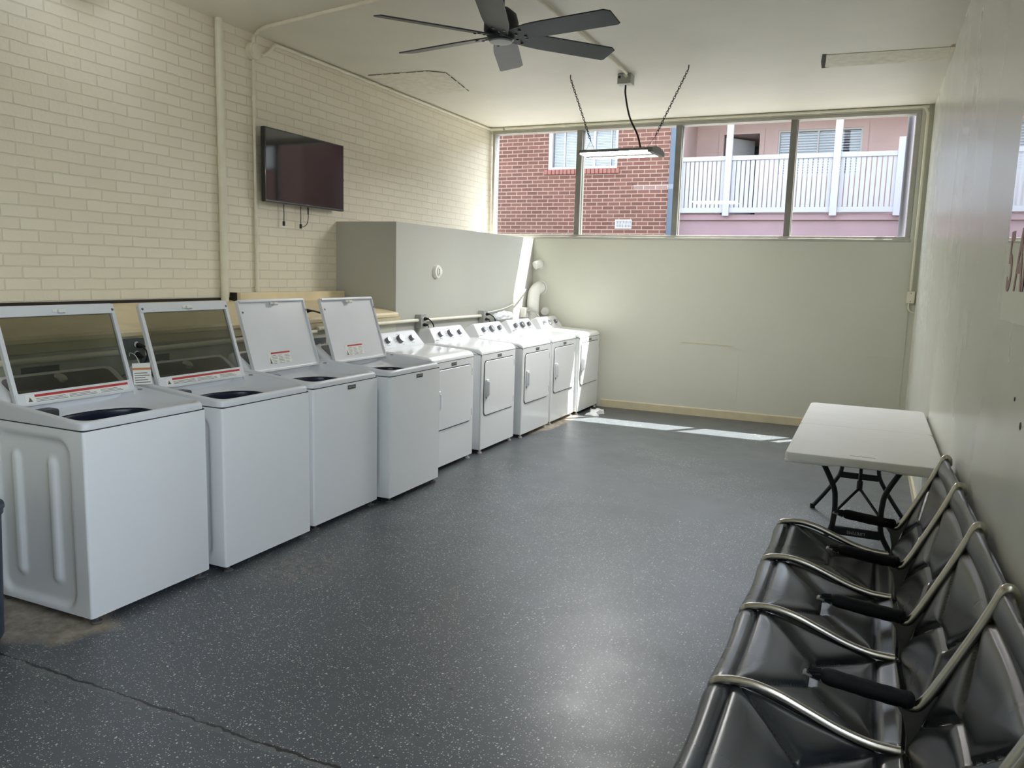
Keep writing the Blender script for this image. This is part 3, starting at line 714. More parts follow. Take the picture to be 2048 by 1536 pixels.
# ------------------------------------------------------------------ washing machines
def cabinet_mesh(wd, dp, z0, z1, emboss=True):
    """sheet metal cabinet, front at x=0, back at -dp; near side carries pressed panels"""
    b = MB(); r = .012; pts = []
    pts += [(-dp, wd), (-r, wd)]
    pts += [(-r+r*math.sin(a), wd-r+r*math.cos(a)) for a in [math.radians(15*k) for k in range(1, 7)]]
    pts += [(-r+r*math.cos(a), r-r*math.sin(a)) for a in [math.radians(15*k) for k in range(0, 7)]]
    t = bmesh.new()
    cols = [[t.verts.new((x, y, z)) for z in (z0, z1)] for x, y in pts]
    for A, B_ in zip(cols, cols[1:]): t.faces.new((A[0], B_[0], B_[1], A[1]))
    # near side grid
    nx, nz = (56, 64) if emboss else (2, 2)
    def depth(x, z):
        if not emboss: return 0.0
        def box_sd(cx, cz, hx, hz, rad):
            qx = abs(x-cx)-hx+rad; qz = abs(z-cz)-hz+rad
            return math.hypot(max(qx, 0), max(qz, 0))+min(max(qx, qz), 0)-rad
        def st(d, w_): 
            k = min(max(.5-d/w_, 0), 1); return k*k*(3-2*k)
        d = .018*st(box_sd(-.355, .455, .250, .385, .07), .035)
        d -= .014*st(box_sd(-.230, .458, .026, .290, .026), .026)
        d -= .014*st(box_sd(-.480, .458, .026, .290, .026), .026)
        return d
    G = [[t.verts.new((-r+(-dp+r)*i/nx, depth(-r+(-dp+r)*i/nx, z0+(z1-z0)*k/nz), z0+(z1-z0)*k/nz)) for k in range(nz+1)] for i in range(nx+1)]
    for i in range(nx):
        for k in range(nz): t.faces.new((G[i][k], G[i+1][k], G[i+1][k+1], G[i][k+1]))
    # back and bottom
    bk = [t.verts.new(p) for p in ((-dp, 0, z0), (-dp, wd, z0), (-dp, wd, z1), (-dp, 0, z1))]; t.faces.new(bk)
    fl = [t.verts.new(p) for p in ((-r, 0, z0+.004), (0, r, z0+.004), (0, wd-r, z0+.004), (-r, wd, z0+.004), (-dp, wd, z0+.004), (-dp, 0, z0+.004))]; t.faces.new(fl)
    bmesh.ops.remove_doubles(t, verts=t.verts[:], dist=.0004)
    bmesh.ops.recalc_face_normals(t, faces=t.faces[:])
    return b.merge(t)
def deck_rings(wd, dp_front, dp_back, rise):
    """rings from the tub opening out to the deck edge and down its side"""
    N = 96; cx, cy = -.315, wd/2
    def sq(hx0, hx1, hy, e, z, lift=1.0):
        ring = []
        for k in range(N):
            a = 2*PI*k/N; c, s = math.cos(a), math.sin(a)
            c2 = math.copysign(abs(c)**(2/e), c); s2 = math.copysign(abs(s)**(2/e), s)
            x = (hx0 if c2 > 0 else hx1)*c2; y = hy*s2
            px = cx+x; back = min(max(-px/.5, 0), 1.1)
            ring.append((px, cy+y, z+rise*back*lift))
        return ring
    hxf, hxb, hy = -cx, .69+cx, wd/2
    return [sq(.236, .150, .262, 2, .868, .4), sq(.244, .158, .270, 2.1, .876, .4), sq(.262, .185, .295, 2.6, .884, .5), sq(hxf-.045, .205, hy-.028, 5, .893, .7),
            sq(hxf-.030, .215, hy-.018, 7, .921, 1), sq(hxf-.016, hxb-.03, hy-.012, 10, .934, 1), sq(hxf-.005, hxb-.01, hy-.004, 14, .931, 1), sq(hxf, hxb, hy, 18, .920, 1), sq(hxf, hxb, hy, 18, .8985, 0)]
def seam_ring(b, x0, x1, y0, y1, za, zb):
    o_ = rrect(x0, x1, y0, y1, .012, 4); i_ = rrect(x0+.02, x1-.02, y0+.02, y1-.02, .004, 4)
    b.loft([[(x, y, za) for x, y in i_], [(x, y, za) for x, y in o_], [(x, y, zb) for x, y in o_], [(x, y, zb) for x, y in i_]])
def make_washer(wd, glass, console_mat, badge):
    root = empty('washing_machine')
    cabinet_mesh(wd, .69, .038, .893, True).build('cabinet', 'white_enamel', root)
    b = MB(); seam_ring(b, -.688, -.003, .003, wd-.003, .8932, .8984); b.build('deck_seam', 'gap_dark', root)
    b = MB(); b.loft(deck_rings(wd, 0, 0, .045)); b.build('top_deck', 'white_plastic', root, ang=50)
    cx, cy = -.315, wd/2
    # dark balance ring and steel drum below the opening
    def ell(rx0, rx1, ry, z): return [(cx+(rx0 if math.cos(2*PI*k/64) > 0 else rx1)*math.cos(2*PI*k/64), cy+ry*math.sin(2*PI*k/64), z) for k in range(64)]
    b = MB(); b.loft([ell(.238, .152, .264, .874), ell(.222, .138, .248, .882), ell(.214, .130, .240, .872), ell(.214, .130, .240, .825), ell(.222, .138, .248, .82)]); b.build('tub_ring', 'navy_ring', root, ang=60)
    b = MB(); b.loft([ell(.222, .138, .248, .822), ell(.220, .136, .246, .45)], cap1=True); b.build('drum', 'drum_metal', root)
    b = MB(); b.box((-.475, .075, .893), (-.40, .19, .935), .012, 3); b.build('dispenser', 'console_dark', root)
    b = MB(); b.lathe([(0, 0), (.014, 0), (.012, .004), (0, .005)], 16, Matrix.Translation((-.40, wd-.055, .968))); b.build('lid_switch', 'console_grey', root)
    # console
    prof = [(-.508, .935), (-.512, .972), (-.526, .988), (-.640, 1.066), (-.662, 1.075), (-.686, 1.066), (-.698, 1.03), (-.700, .90), (-.51, .90)]
    def cons_ring(y, s): 
        c = Vector((-.60, 0, .93))
        return [(c.x+(x-c.x)*s, y, c.z+(z-c.z)*s) for x, z in prof]
    yy = [(.004, .60), (.006, .78), (.014, .90), (.030, .965), (.055, 1.0)]
    rings = [cons_ring(y, s) for y, s in yy]+[cons_ring(wd-y, s) for y, s in reversed(yy)]
    b = MB(); b.loft(rings, True, True); con = b.build('console', 'white_plastic', root, ang=45)
    Mc = basis((-.583, wd/2, 1.0272), (0, 1, 0), (-.114, 0, .078))
    b = MB(); b.prism(rrect(-.290, .290, -.064, .066, .030, 5), -.001, .0035, 'xy', .0015, 1, Mc); b.build('control_panel', console_mat, con)
    Mk = Mc @ Matrix.Translation((-.02, .01, .003))
    b = MB(); b.lathe([(0, 0), (.034, 0), (.033, .012), (.0315, .022), (.028, .025), (0, .026)], 32, Mk); b.build('knob', 'chrome', con)
    if glass: text_mesh('lettering', 'Whirlpool', .026, 'badge_text', con, Mc @ Matrix.Translation((-.215, -.038, .0042)), .0003)
    b = MB()
    for k in range(6): b.box((-.13+.062*k, -.046, .0035), (-.098+.062*k, -.042, .0040), M4=Mc)
    for k in range(5):
        b.box((.06+.0*k, -.03+.018*k, .0035), (.105, -.027+.018*k, .0040), M4=Mc); b.box((-.13, -.03+.018*k, .0035), (-.085, -.027+.018*k, .0040), M4=Mc)
    b.build('print', 'console_grey' if console_mat == 'console_dark' else 'badge_text', con)
    # lid, opened and leaning back; local x across, y up the lid, z towards the front
    hinge = Vector((-.478, wd/2, .950)); up = Vector((-.143, 0, .457)).normalized()
    Ml = basis(hinge, (0, 1, 0), up); L = .479; hwid = .322
    lid = None
    if glass:
        b = MB(); outer = rrect(-hwid, hwid, 0, L, .018, 4); t = bmesh.new()
        def frame(z0_, z1_):
            oi = outer; inn = rrect(-hwid+.020, hwid-.020, .062, L-.052, .006, 4)
            V = [[t.verts.new((x, y, z)) for x, y in q] for z in (z0_, z1_) for q in (oi, inn)]
            n_ = len(oi)
            for k in range(n_):
                k2 = (k+1) % n_
                t.faces.new((V[0][k], V[0][k2], V[1][k2], V[1][k])); t.faces.new((V[2][k], V[2][k2], V[3][k2], V[3][k]))
                t.faces.new((V[0][k], V[0][k2], V[2][k2], V[2][k])); t.faces.new((V[1][k], V[1][k2], V[3][k2], V[3][k]))
        frame(-.012, .010); bmesh.ops.recalc_face_normals(t, faces=t.faces[:]); b.merge(t, Ml)
        b.box((-hwid+.004, L-.054, .010), (hwid-.004, L-.004, .015), .003, M4=Ml)
        b.box((-hwid+.004, .004, .010), (hwid-.004, .060, .014), .003, M4=Ml)
        lid = b.build('lid', 'lid_white', root)
        b = MB(); b.box((-hwid+.017, .059, -.006), (hwid-.017, L-.049, -.002), M4=Ml); b.build('lid_glass', 'smoked_glass', lid, smooth=False)
        lab = (-.275, .285, .012, .052, .0142)
    else:
        b = MB(); rings = []
        for (ins, z) in ((.0, .012), (.0, -.014), (.012, -.022)): rings.append([(x, y, z) for x, y in rrect(-hwid+ins, hwid-ins, ins, L-ins, .016, 4)])
        inner = [[(x, y, z) for x, y in rrect(-hwid+i2, hwid-i2, i2+.004, L-i2-.012, .012, 4)] for (i2, z) in ((.006, .012), (.010, .002), (.018, .0))]
        b.loft(list(reversed(rings))+inner, True, True, Ml)
        b.box((-hwid+.01, L-.020, .010), (hwid-.01, L-.006, .021), .003, M4=Ml)
        lid = b.build('lid', 'lid_white', root)
        lab = (-.165, .055, .045, .125, .0012)
    b = MB(); b.box((-.035, L-.040, .012), (.035, L-.022, .020), .004, M4=Ml); b.box((-.012, L-.046, .016), (.028, L-.026, .034), .005, M4=Ml); b.build('handle', 'label_white', lid)
    x0, x1, y0, y1, zz = lab
    b = MB(); b.box((x0, y0, zz-.001), (x1, y1, zz+.0004), M4=Ml); lb = b.build('warning_label', 'label_white', lid)
    b = MB(); hband = (y1-y0)*(.30 if glass else .14); xs = x0+(.045 if glass else .035)
    b.box((xs, y1-hband-.002, zz+.0004), (x1-.002, y1-.002, zz+.0010), M4=Ml); b.build('red_band', 'label_red', lb)
    b = MB()
    b.prism([(x0+.008, y0+.006), (x0+.032, y0+.006), (x0+.026, y0+.016), (x0+.020, y0+.028 if glass else y0+.045), (x0+.014, y0+.014)], zz+.0004, zz+.0010, 'xy', M4=Ml)
    rows = 3 if glass else 6
    for c in range(3):
        cx0 = xs+(x1-xs)*c/3+.004; cw = (x1-xs)/3-.010
        for k in range(rows):
            yk = y0+.003+(y1-hband-.008-y0)*k/rows
            b.box((cx0, yk, zz+.0004), (cx0+cw*random.uniform(.6, 1), yk+.0022, zz+.0009), M4=Ml)
    b.build('print', 'label_ink', lb)
    for sx in (-1, 1):
        b = MB(); b.lathe([(0, 0), (.0075, 0), (.006, .003), (0, .0035)], 14, Ml @ Matrix.Translation((sx*(hwid-.016), L-.035 if glass else L-.085, .0145 if glass else .0195))); b.build('screw', 'screw', lid)
        b = MB(); b.box((sx*hwid-.012, -.022, -.02), (sx*hwid+.012, .02, .012), .006, M4=Ml); b.build('hinge', 'lid_white', lid)
    for (fx, fy) in ((-.030, .045), (-.030, wd-.045), (-.63, .05), (-.63, wd-.05)):
        b = MB(); b.lathe([(0, 0), (.024, 0), (.026, .004), (.024, .012), (.009, .014), (.009, .041), (0, .041)], 20, Matrix.Translation((fx, fy, 0))); b.build('foot', 'rubber_grey', root)
    if badge: make_badge(root, .388, .866)
    return root
def make_badge(root, y, z):
    b = MB(); b.box((0, y-.045, z-.015), (.003, y+.045, z+.015), .001); bd = b.build('badge', 'badge_text', root)
    b = MB(); b.box((.003, y-.042, z-.0125), (.0036, y+.042, z+.0125)); b.build('badge_plate', 'badge_dark', bd)
    text_mesh('lettering', 'MAYTAG', .017, 'badge_text', bd, FACE_X(.0038, y, z), .0004)
    return bd
WASH = 'washing machines along the left wall'
w1 = make_washer(.700, True, 'console_dark', False); w1.location = (-3.066, 2.307, 0)
tag(w1, 'nearest white washing machine with glass lid open and pressed side panel', 'washing machine', WASH)
w2 = copy_tree(w1); w2.location = (-3.003, 3.056, 0); tag(w2, 'second nearest white washing machine with open glass lid', 'washing machine', WASH)
w3 = make_washer(.692, False, 'console_grey', True); w3.location = (-3.032, 3.825, 0)
tag(w3, 'white washing machine with solid lid open, next to the glass lidded pair', 'washing machine', WASH)
w4 = copy_tree(w3); w4.location = (-2.962, 4.560, 0); tag(w4, 'farthest washing machine, solid lid open, standing beside the first dryer', 'washing machine', WASH)

# ------------------------------------------------------------------ dryers
def make_dryer(wd):
    root = empty('clothes_dryer')
    cabinet_mesh(wd, .68, .038, .893, False).build('cabinet', 'white_enamel', root)
    b = MB(); b.prism(rrect(-.676, -.004, .004, wd-.004, .012, 4), .8932, .8972, 'xy'); b.build('deck_seam', 'gap_dark', root)
    # rounded top
    prof = [(-.68, .8972), (-.68, .965), (-.50, .972), (-.10, .952), (-.045, .946), (-.018, .936), (-.004, .920), (.001, .902), (.0, .8972)]
    ins = [(0.0, 1, 0), (.012, 1, -.012), (.030, 1, 0)]
    def ring(y, dz): return [(x, y, z if z < .90 else z+dz) for x, z in prof]
    b = MB(); b.loft([ring(.001, -.022), ring(.006, -.008), ring(.018, 0), ring(wd-.018, 0), ring(wd-.006, -.008), ring(wd-.001, -.022)], True, True); b.build('top_panel', 'white_enamel', root, ang=50)
    # console
    cp = [(-.490, .955), (-.492, .985), (-.560, 1.085), (-.572, 1.098), (-.590, 1.102), (-.665, 1.06), (-.675, .955)]
    def cring(y0, y1):
        out = []
        return out
    rings = []
    for (f, s) in ((0, .80), (.006, .93), (.02, 1.0)):
        rings.append([(x, .012+f+.040*(z-.955)/.147, .955+(z-.955)*s) for x, z in cp])
    rr = [[(x, wd-y, z) for x, y, z in r] for r in reversed(rings)]
    b = MB(); b.loft(rings+rr, True, True); con = b.build('console', 'white_plastic', root, ang=45)
    up = Vector((-.068, 0, .100)).normalized()
    for (ky, kr) in ((.235, .026), (.493, .036), (.745, .026)):
        Mk = basis((-.5265, wd*ky, 1.036), (0, 1, 0), up)
        b = MB(); b.lathe([(0, 0), (kr, 0), (kr*.97, .026), (kr*.9, .030)], 28, Mk, caps=False); kn = b.build('knob', 'knob_side', con)
        b = MB(); b.lathe([(kr*.9, .0300), (kr*.86, .0315), (0, .0318)], 28, Mk); b.build('knob_face', 'chrome', kn)
        b = MB(); b.box((-.002, kr*.1, .0318), (.002, kr*.8, .0330), M4=Mk); b.build('knob_mark', 'label_ink', kn)
    b = MB(); Mp = basis((-.5255, wd/2, 1.036), (0, 1, 0), up)
    for (x0, y0, ln) in ((-.235, -.045, .05), (-.10, .0, .035), (-.095, -.02, .03), (-.09, .02, .03), (.055, .0, .035), (.05, .02, .03), (.155, -.045, .05), (-.02, .05, .04), (.0, -.05, .03)):
        b.box((x0, y0, .001), (x0+ln, y0+.003, .0018), M4=Mp)
    b.build('print', 'console_grey', con)
    text_mesh('lettering', 'MAYTAG', .013, 'label_ink', con, Mp @ Matrix.Translation((-.295, -.055, .0016)), .0003)
    # door
    y0, y1, za, zb = .052, wd-.055, .345, .834
    b = MB(); b.prism(rrect(y0-.007, y1+.007, za-.007, zb+.007, .045, 6), 0, .0016, 'yz'); b.build('door_gap', 'gap_dark', root)
    b = MB(); b.prism(rrect(y0, y1, za, zb, .040, 6), .0, .010, 'yz', .005, 2); door = b.build('door', 'white_enamel', root, ang=50)
    hy = y0+.035
    b = MB(); b.box((.010, hy-.026, .512), (.030, hy+.026, .672), .012, 3); b.box((.024, hy-.021, .53), (.048, hy+.002, .655), .009, 3); hd = b.build('handle', 'white_plastic', door)
    b = MB(); b.prism([(hy-.018, .514), (hy+.006, .514), (hy-.006, .494)], .0102, .014, 'yz', .001, 1); b.build('handle_tip', 'rubber_grey', hd)
    for zz in (.42, .77):
        b = MB(); b.box((.0, y1-.004, zz-.03), (.0108, y1+.006, zz+.03), .002); b.build('hinge', 'galv', door)
    make_badge(root, wd*.50, .866)
    for (fx, fy) in ((-.026, .045), (-.026, wd-.045), (-.60, .05), (-.60, wd-.05)):
        b = MB(); b.lathe([(0, 0), (.020, 0), (.020, .012), (.010, .014), (.010, .041), (0, .041)], 16, Matrix.Translation((fx, fy, 0))); b.build('foot', 'label_white', root)
    return root
DRY = 'clothes dryers along the left wall'
d0 = make_dryer(.732)
labs = ['nearest white dryer, standing beside the last open washing machine', 'second white dryer counting from the washing machines, right of the first outlet box',
        'middle one of the five white dryers, standing slightly forward', 'second dryer from the far corner, next to the sunlit one', 'farthest white dryer in the corner with a bright sun stripe']
for i, (x, y) in enumerate(((-3.106, 5.372), (-3.098, 6.238), (-3.052, 7.042), (-3.058, 7.845), (-3.018, 8.592))):
    o = d0 if i == 0 else copy_tree(d0)
    o.location = (x, y, 0); tag(o, labs[i], 'dryer', DRY)

# white exhaust ducts in the far corner
def duct(pts, r, label, ring_at=None):
    P = smooth_path(pts, 10); o = empty('exhaust_duct', tuple(P[0])); tag(o, label, 'duct')
    Q = [p-P[0] for p in P]
    b = MB(); b.tube(Q, [r*(1+.015*(-1)**i) for i in range(len(Q))], 20); b.build('hose', 'duct_white', o)
    if ring_at:
        c = Vector(ring_at)-P[0]
        b = MB(); b.lathe([(r*1.04, 0), (r*1.20, 0), (r*1.22, .006), (r*1.04, .008)], 28, Matrix.Translation(c) @ Matrix.Rotation(PI/2, 4, 'X'), caps=False); b.build('wall_ring', 'duct_white', o)
    return o
duct([(-3.845, D-.012, 1.735), (-3.86, D-.06, 1.732), (-3.885, D-.10, 1.715)], .050, 'topmost short white duct stub on the far wall by the boxed corner', (-3.845, D-.002, 1.735))
duct([(-3.84, D-.012, 1.44), (-3.85, D-.07, 1.435), (-3.862, D-.15, 1.375), (-3.865, D-.170, 1.27), (-3.865, D-.172, 1.15), (-3.865, D-.172, .99)], .076, 'large white duct curving down behind the farthest dryer', (-3.84, D-.002, 1.44))
duct([(-3.765, D-.012, 1.150), (-3.760, D-.035, 1.148), (-3.750, D-.06, 1.142)], .046, 'lowest white duct stub just above the farthest dryer console', (-3.765, D-.002, 1.150))
# white flexible hose along the wall towards the corner and plastic bag
b = MB(); b.tube(smooth_path([(FX+.06, 7.95, 1.175), (FX+.03, 8.25, 1.185), (FX+.025, 8.55, 1.215), (FX+.02, 8.8, 1.27), (FX+.02, 9.0, 1.36), (FX+.02, 9.1, 1.42)], 5), .006, 8)
tag(b.build('white_cable', 'label_white'), 'thin white cable sagging along the wall towards the ducts', 'cable')
def crumple(name, size, mat, seed, label, cat, loc, sub=4, amp=.35):
    rnd = random.Random(seed); t = bmesh.new(); bmesh.ops.create_icosphere(t, subdivisions=sub, radius=1)
    waves = [(Vector((rnd.uniform(-1, 1), rnd.uniform(-1, 1), rnd.uniform(-1, 1)))*rnd.uniform(3, 9), rnd.uniform(0, 6)) for _ in range(9)]
    for v in t.verts:
        f = sum(abs(math.sin(v.co.dot(k)+ph)) for k, ph in waves)/9
        v.co *= 1-amp+f*amp*1.6
        v.co = Vector((v.co.x*size[0], v.co.y*size[1], max(v.co.z, -.45)*size[2]))
    zmin = min(v.co.z for v in t.verts)
    for v in t.verts: v.co.z -= zmin
    b = MB(); b.merge(t); o = b.build(name, mat, loc=loc, ang=20); tag(o, label, cat); return o
crumple('plastic_bag', (.06, .25, .06), 'tissue', 3, 'crumpled clear plastic bag stuffed behind the middle dryer console', 'bag', (FX+.10, 8.28, 1.09))
def creased_paper(loc, lx, ly, seed, label):
    rnd = random.Random(seed); t = bmesh.new(); nx, ny = 16, 26
    W = [(rnd.uniform(10, 46), rnd.uniform(10, 46), rnd.uniform(0, 6)) for _ in range(6)]
    def hgt(x, y): return .012+.055*sum(abs(math.sin(x*a_+y*c_+p_)) for a_, c_, p_ in W)/6*max(.15, 1-(abs(y)/ly)**2)
    G = []
    for i in range(nx+1):
        row = []
        for k in range(ny+1):
            x = lx*(i/nx*2-1); y = ly*(k/ny*2-1)
            x2 = x*(1+.35*math.sin(y*31+1)+.2*math.sin(y*67)); y2 = y*(1+.12*math.sin(x*60))
            ed = i in (0, nx) or k in (0, ny)
            row.append(t.verts.new((x2, y2, .001 if ed else hgt(x2, y2))))
        G.append(row)
    for i in range(nx):
        for k in range(ny): t.faces.new((G[i][k], G[i+1][k], G[i+1][k+1], G[i][k+1]))
    b = MB(); b.merge(t); o = b.build('paper_towel', 'tissue', loc=loc, ang=15); tag(o, label, 'paper'); return o
creased_paper((-2.86, 8.83, 0), .06, .17, 5, 'crumpled white paper on the floor in front of the farthest dryer')

# ------------------------------------------------------------------ folding table
TX0, TX1, TY0, TY1, TZ = -.352, .396, 4.300, 6.190, .742
tb = empty('folding_table', ((TX0+TX1)/2, (TY0+TY1)/2, 0)); tag(tb, 'white plastic folding table against the right wall', 'table')
cx, cy = (TX0+TX1)/2, (TY0+TY1)/2; tw, tl = (TX1-TX0)/2, (TY1-TY0)/2
for s in (-1, 1):
    ya, yb = (-tl, -.002) if s < 0 else (.002, tl)
    def ringt(ins, z, r=.035):
        if s < 0: pts = rrect(-tw+ins, tw-ins, ya+ins, yb-.000, r, 5)
        else: pts = rrect(-tw+ins, tw-ins, ya, yb-ins, r, 5)
        return [(x, y, z) for x, y in pts]
    b = MB(); b.loft([ringt(.02, TZ-.022), ringt(.006, TZ-.046), ringt(.0, TZ-.042), ringt(.0, TZ-.012), ringt(.004, TZ-.003), ringt(.012, TZ)], True, True); b.build('tabletop', 'table_plastic', tb, ang=40)
    # moulded skirt under the end, deeper at the corners
    ye = s*tl
    b = MB()
    for sx in (-1, 1):
        b.prism([(sx*tw, TZ-.04), (sx*tw, TZ-.053), (sx*(tw-.22), TZ-.053), (sx*(tw-.26), TZ-.045), (sx*(tw-.26), TZ-.04)], ye-s*.002, ye-s*.028, 'xz', .003, 1)
    b.build('skirt', 'table_plastic', tb)
b = MB(); b.box((-.06, -tl+.075, TZ), (.06, -tl+.082, TZ+.0006)); b.build('moulded_mark', 'console_grey', tb)
def leg_frame(y, yf):
    """wishbone leg frame hinged under the top; narrows to a waist and spreads to the feet"""
    lf = None
    for sx in (-1, 1):
        pts = [(sx*.215, y, .690), (sx*.190, y, .645), (sx*.130, y+(yf-y)*.3, .52), (sx*.117, y+(yf-y)*.45, .44), (sx*.117, y+(yf-y)*.6, .35), (sx*.132, y+(yf-y)*.75, .27), (sx*.20, y+(yf-y)*.87, .15), (sx*.292, yf, .014)]
        b = MB(); b.tube(smooth_path(pts, 5), .0145, 12); l = b.build('leg', 'table_leg', tb)
        b = MB(); b.lathe([(0, 0), (.018, 0), (.018, .028), (.015, .032), (0, .032)], 14, Matrix.Translation((sx*.294, yf, 0))); b.build('foot_cap', 'black_rubber', l)
    ym = y+(yf-y)*.74
    b = MB(); b.box((-.125, ym-.010, .252), (.125, ym+.010, .298), .006); cbar = b.build('crossbar', 'table_leg', tb)
    b = MB(); b.tube([(-.22, y, .690), (.22, y, .690)], .014, 10); b.build('pivot_bar', 'table_leg', tb)
    return cbar, ym
cb1, ym1 = leg_frame(-tl+.26, -tl+.30)
text_mesh('lettering', 'LIFETIME', .024, 'badge_text', cb1, basis((.0, ym1-.0105, .275), (-1, 0, 0), (0, 0, -1)), .0003)
cb2, ym2 = leg_frame(tl-.26, tl-.20)
for (ya, s) in ((-tl+.27, 1), (tl-.27, -1)):
    b = MB(); b.tube([(0, s*-.06, TZ-.05), (0, ya+s*.34, .56), (0, ya+s*.30, .50)], .011, 10); b.tube([(0, ya+s*.30, .50), (0, ya+s*.29, .455)], .016, 12); br = b.build('brace', 'table_leg', tb)
    for sx in (-1, 1):
        b = MB(); b.tube([(0, ya+s*.29, .46), (sx*.118, ya+s*.02, .37)], .008, 8); b.build('brace_arm', 'table_leg', br)
    b = MB(); b.tube([(0, ya+s*.30, .44), (0, ya+s*.30, .475)], .013, 12); b.build('lock_ring', 'chrome', br)

# ------------------------------------------------------------------ waiting bench (beam seating)
bench = empty('waiting_bench', (0, 2.88, 0)); tag(bench, 'black padded four seat waiting bench with polished metal frames', 'bench')
YF = [4.12, 3.50, 2.88, 2.26, 1.64]
def lift(y): return (2.88-y)*.0235+.012
def catmull2(pts, sub): return [(p.x, p.z) for p in smooth_path([(x, 0, z) for x, z in pts], sub)]
SEAT = [(-.318, .330), (-.345, .365), (-.345, .402), (-.318, .424), (-.26, .428), (-.18, .412), (-.05, .370), (.06, .340), (.13, .332), (.168, .338), (.178, .352)]
BACK = [(.192, .372), (.204, .40), (.226, .465), (.262, .555), (.302, .655), (.336, .745), (.360, .815), (.372, .838), (.384, .834)]
def dseg(p, a, b):
    ax, ay = a; bx, by = b; vx, vy = bx-ax, by-ay; t = max(0, min(1, ((p[0]-ax)*vx+(p[1]-ay)*vy)/(vx*vx+vy*vy)))
    return math.hypot(p[0]-ax-vx*t, p[1]-ay-vy*t)
def pad_mesh(prof, wdt, seams, cross, thick, sgn, nu=64, nv=80):
    """upholstered sling: profile swept across, pillowed between stitched seams"""
    C = catmull2(prof, 10); L = [0]
    for a, b_ in zip(C, C[1:]): L.append(L[-1]+math.hypot(b_[0]-a[0], b_[1]-a[1]))
    tot = L[-1]
    def at(v):
        s = v*tot; i = 0
        while i < len(L)-2 and L[i+1] < s: i += 1
        f = (s-L[i])/max(L[i+1]-L[i], 1e-6); a, b_ = C[i], C[i+1]
        tx, tz = b_[0]-a[0], b_[1]-a[1]; m = math.hypot(tx, tz)
        return a[0]+tx*f, a[1]+tz*f, -tz/m*sgn, tx/m*sgn
    S = [((a[0]*wdt, a[1]*tot), (c[0]*wdt, c[1]*tot)) for a, c in seams]+[((0, v*tot), (wdt, v*tot)) for v in cross]
    t = bmesh.new(); T = []; B = []
    for i in range(nu+1):
        u = i/nu; rt = []; rb = []
        for k in range(nv+1):
            v = k/nv; x, z, nx, nz = at(v); p = (u*wdt, v*tot)
            d = min(dseg(p, a, c) for a, c in S); e = min(p[0], wdt-p[0], p[1]+.012, tot-p[1]+.012)
            h = .016*(1-math.exp(-(d/.020)))-.006*math.exp(-(d/.0055)**2)
            h *= (1-math.exp(-e/.02)); sag = .012*math.sin(PI*u)
            yy = (u-.5)*wdt
            rt.append(t.verts.new((x+nx*(h-sag), -yy, z+nz*(h-sag)))); rb.append(t.verts.new((x-nx*(thick*(1-math.exp(-max(e, 0)/.012))+sag), -yy, z-nz*(thick*(1-math.exp(-max(e, 0)/.012))+sag))))
        T.append(rt); B.append(rb)
    for i in range(nu):
        for k in range(nv):
            t.faces.new((T[i][k], T[i+1][k], T[i+1][k+1], T[i][k+1])); t.faces.new((B[i][k], B[i][k+1], B[i+1][k+1], B[i+1][k]))
        t.faces.new((T[i][0], B[i][0], B[i+1][0], T[i+1][0])); t.faces.new((T[i][nv], T[i+1][nv], B[i+1][nv], B[i][nv]))
    for k in range(nv):
        t.faces.new((T[0][k], T[0][k+1], B[0][k+1], B[0][k])); t.faces.new((T[nu][k], B[nu][k], B[nu][k+1], T[nu][k+1]))
    bmesh.ops.recalc_face_normals(t, faces=t.faces[:]); b = MB(); b.merge(t); return b
HEXS = [((.03, .30), (.40, .58)), ((.40, .58), (.66, .58)), ((.66, .58), (.97, .30)), ((.40, .58), (.04, .86)), ((.66, .58), (.96, .86))]
HEXB = [((.02, .14), (.34, .42)), ((.34, .42), (.66, .42)), ((.66, .42), (.98, .14)), ((.34, .42), (.03, .72)), ((.66, .42), (.97, .72))]
seat0 = pad_mesh(SEAT, .612, HEXS, (.235, .89), .022, 1).build('seat', 'leather', bench, ang=60)
back0 = pad_mesh(BACK, .612, HEXB, (.82,), .022, 1).build('backrest', 'leather', bench, ang=60)
for i in range(4):
    ym = (YF[i]+YF[i+1])/2; z = lift(ym)
    for src in (seat0, back0):
        o = src if i == 0 else src.copy()
        if i: COL.objects.link(o); o.parent = bench
        o.location = (0, ym-2.88, z); o.rotation_euler = (math.atan(-.0235), 0, 0)
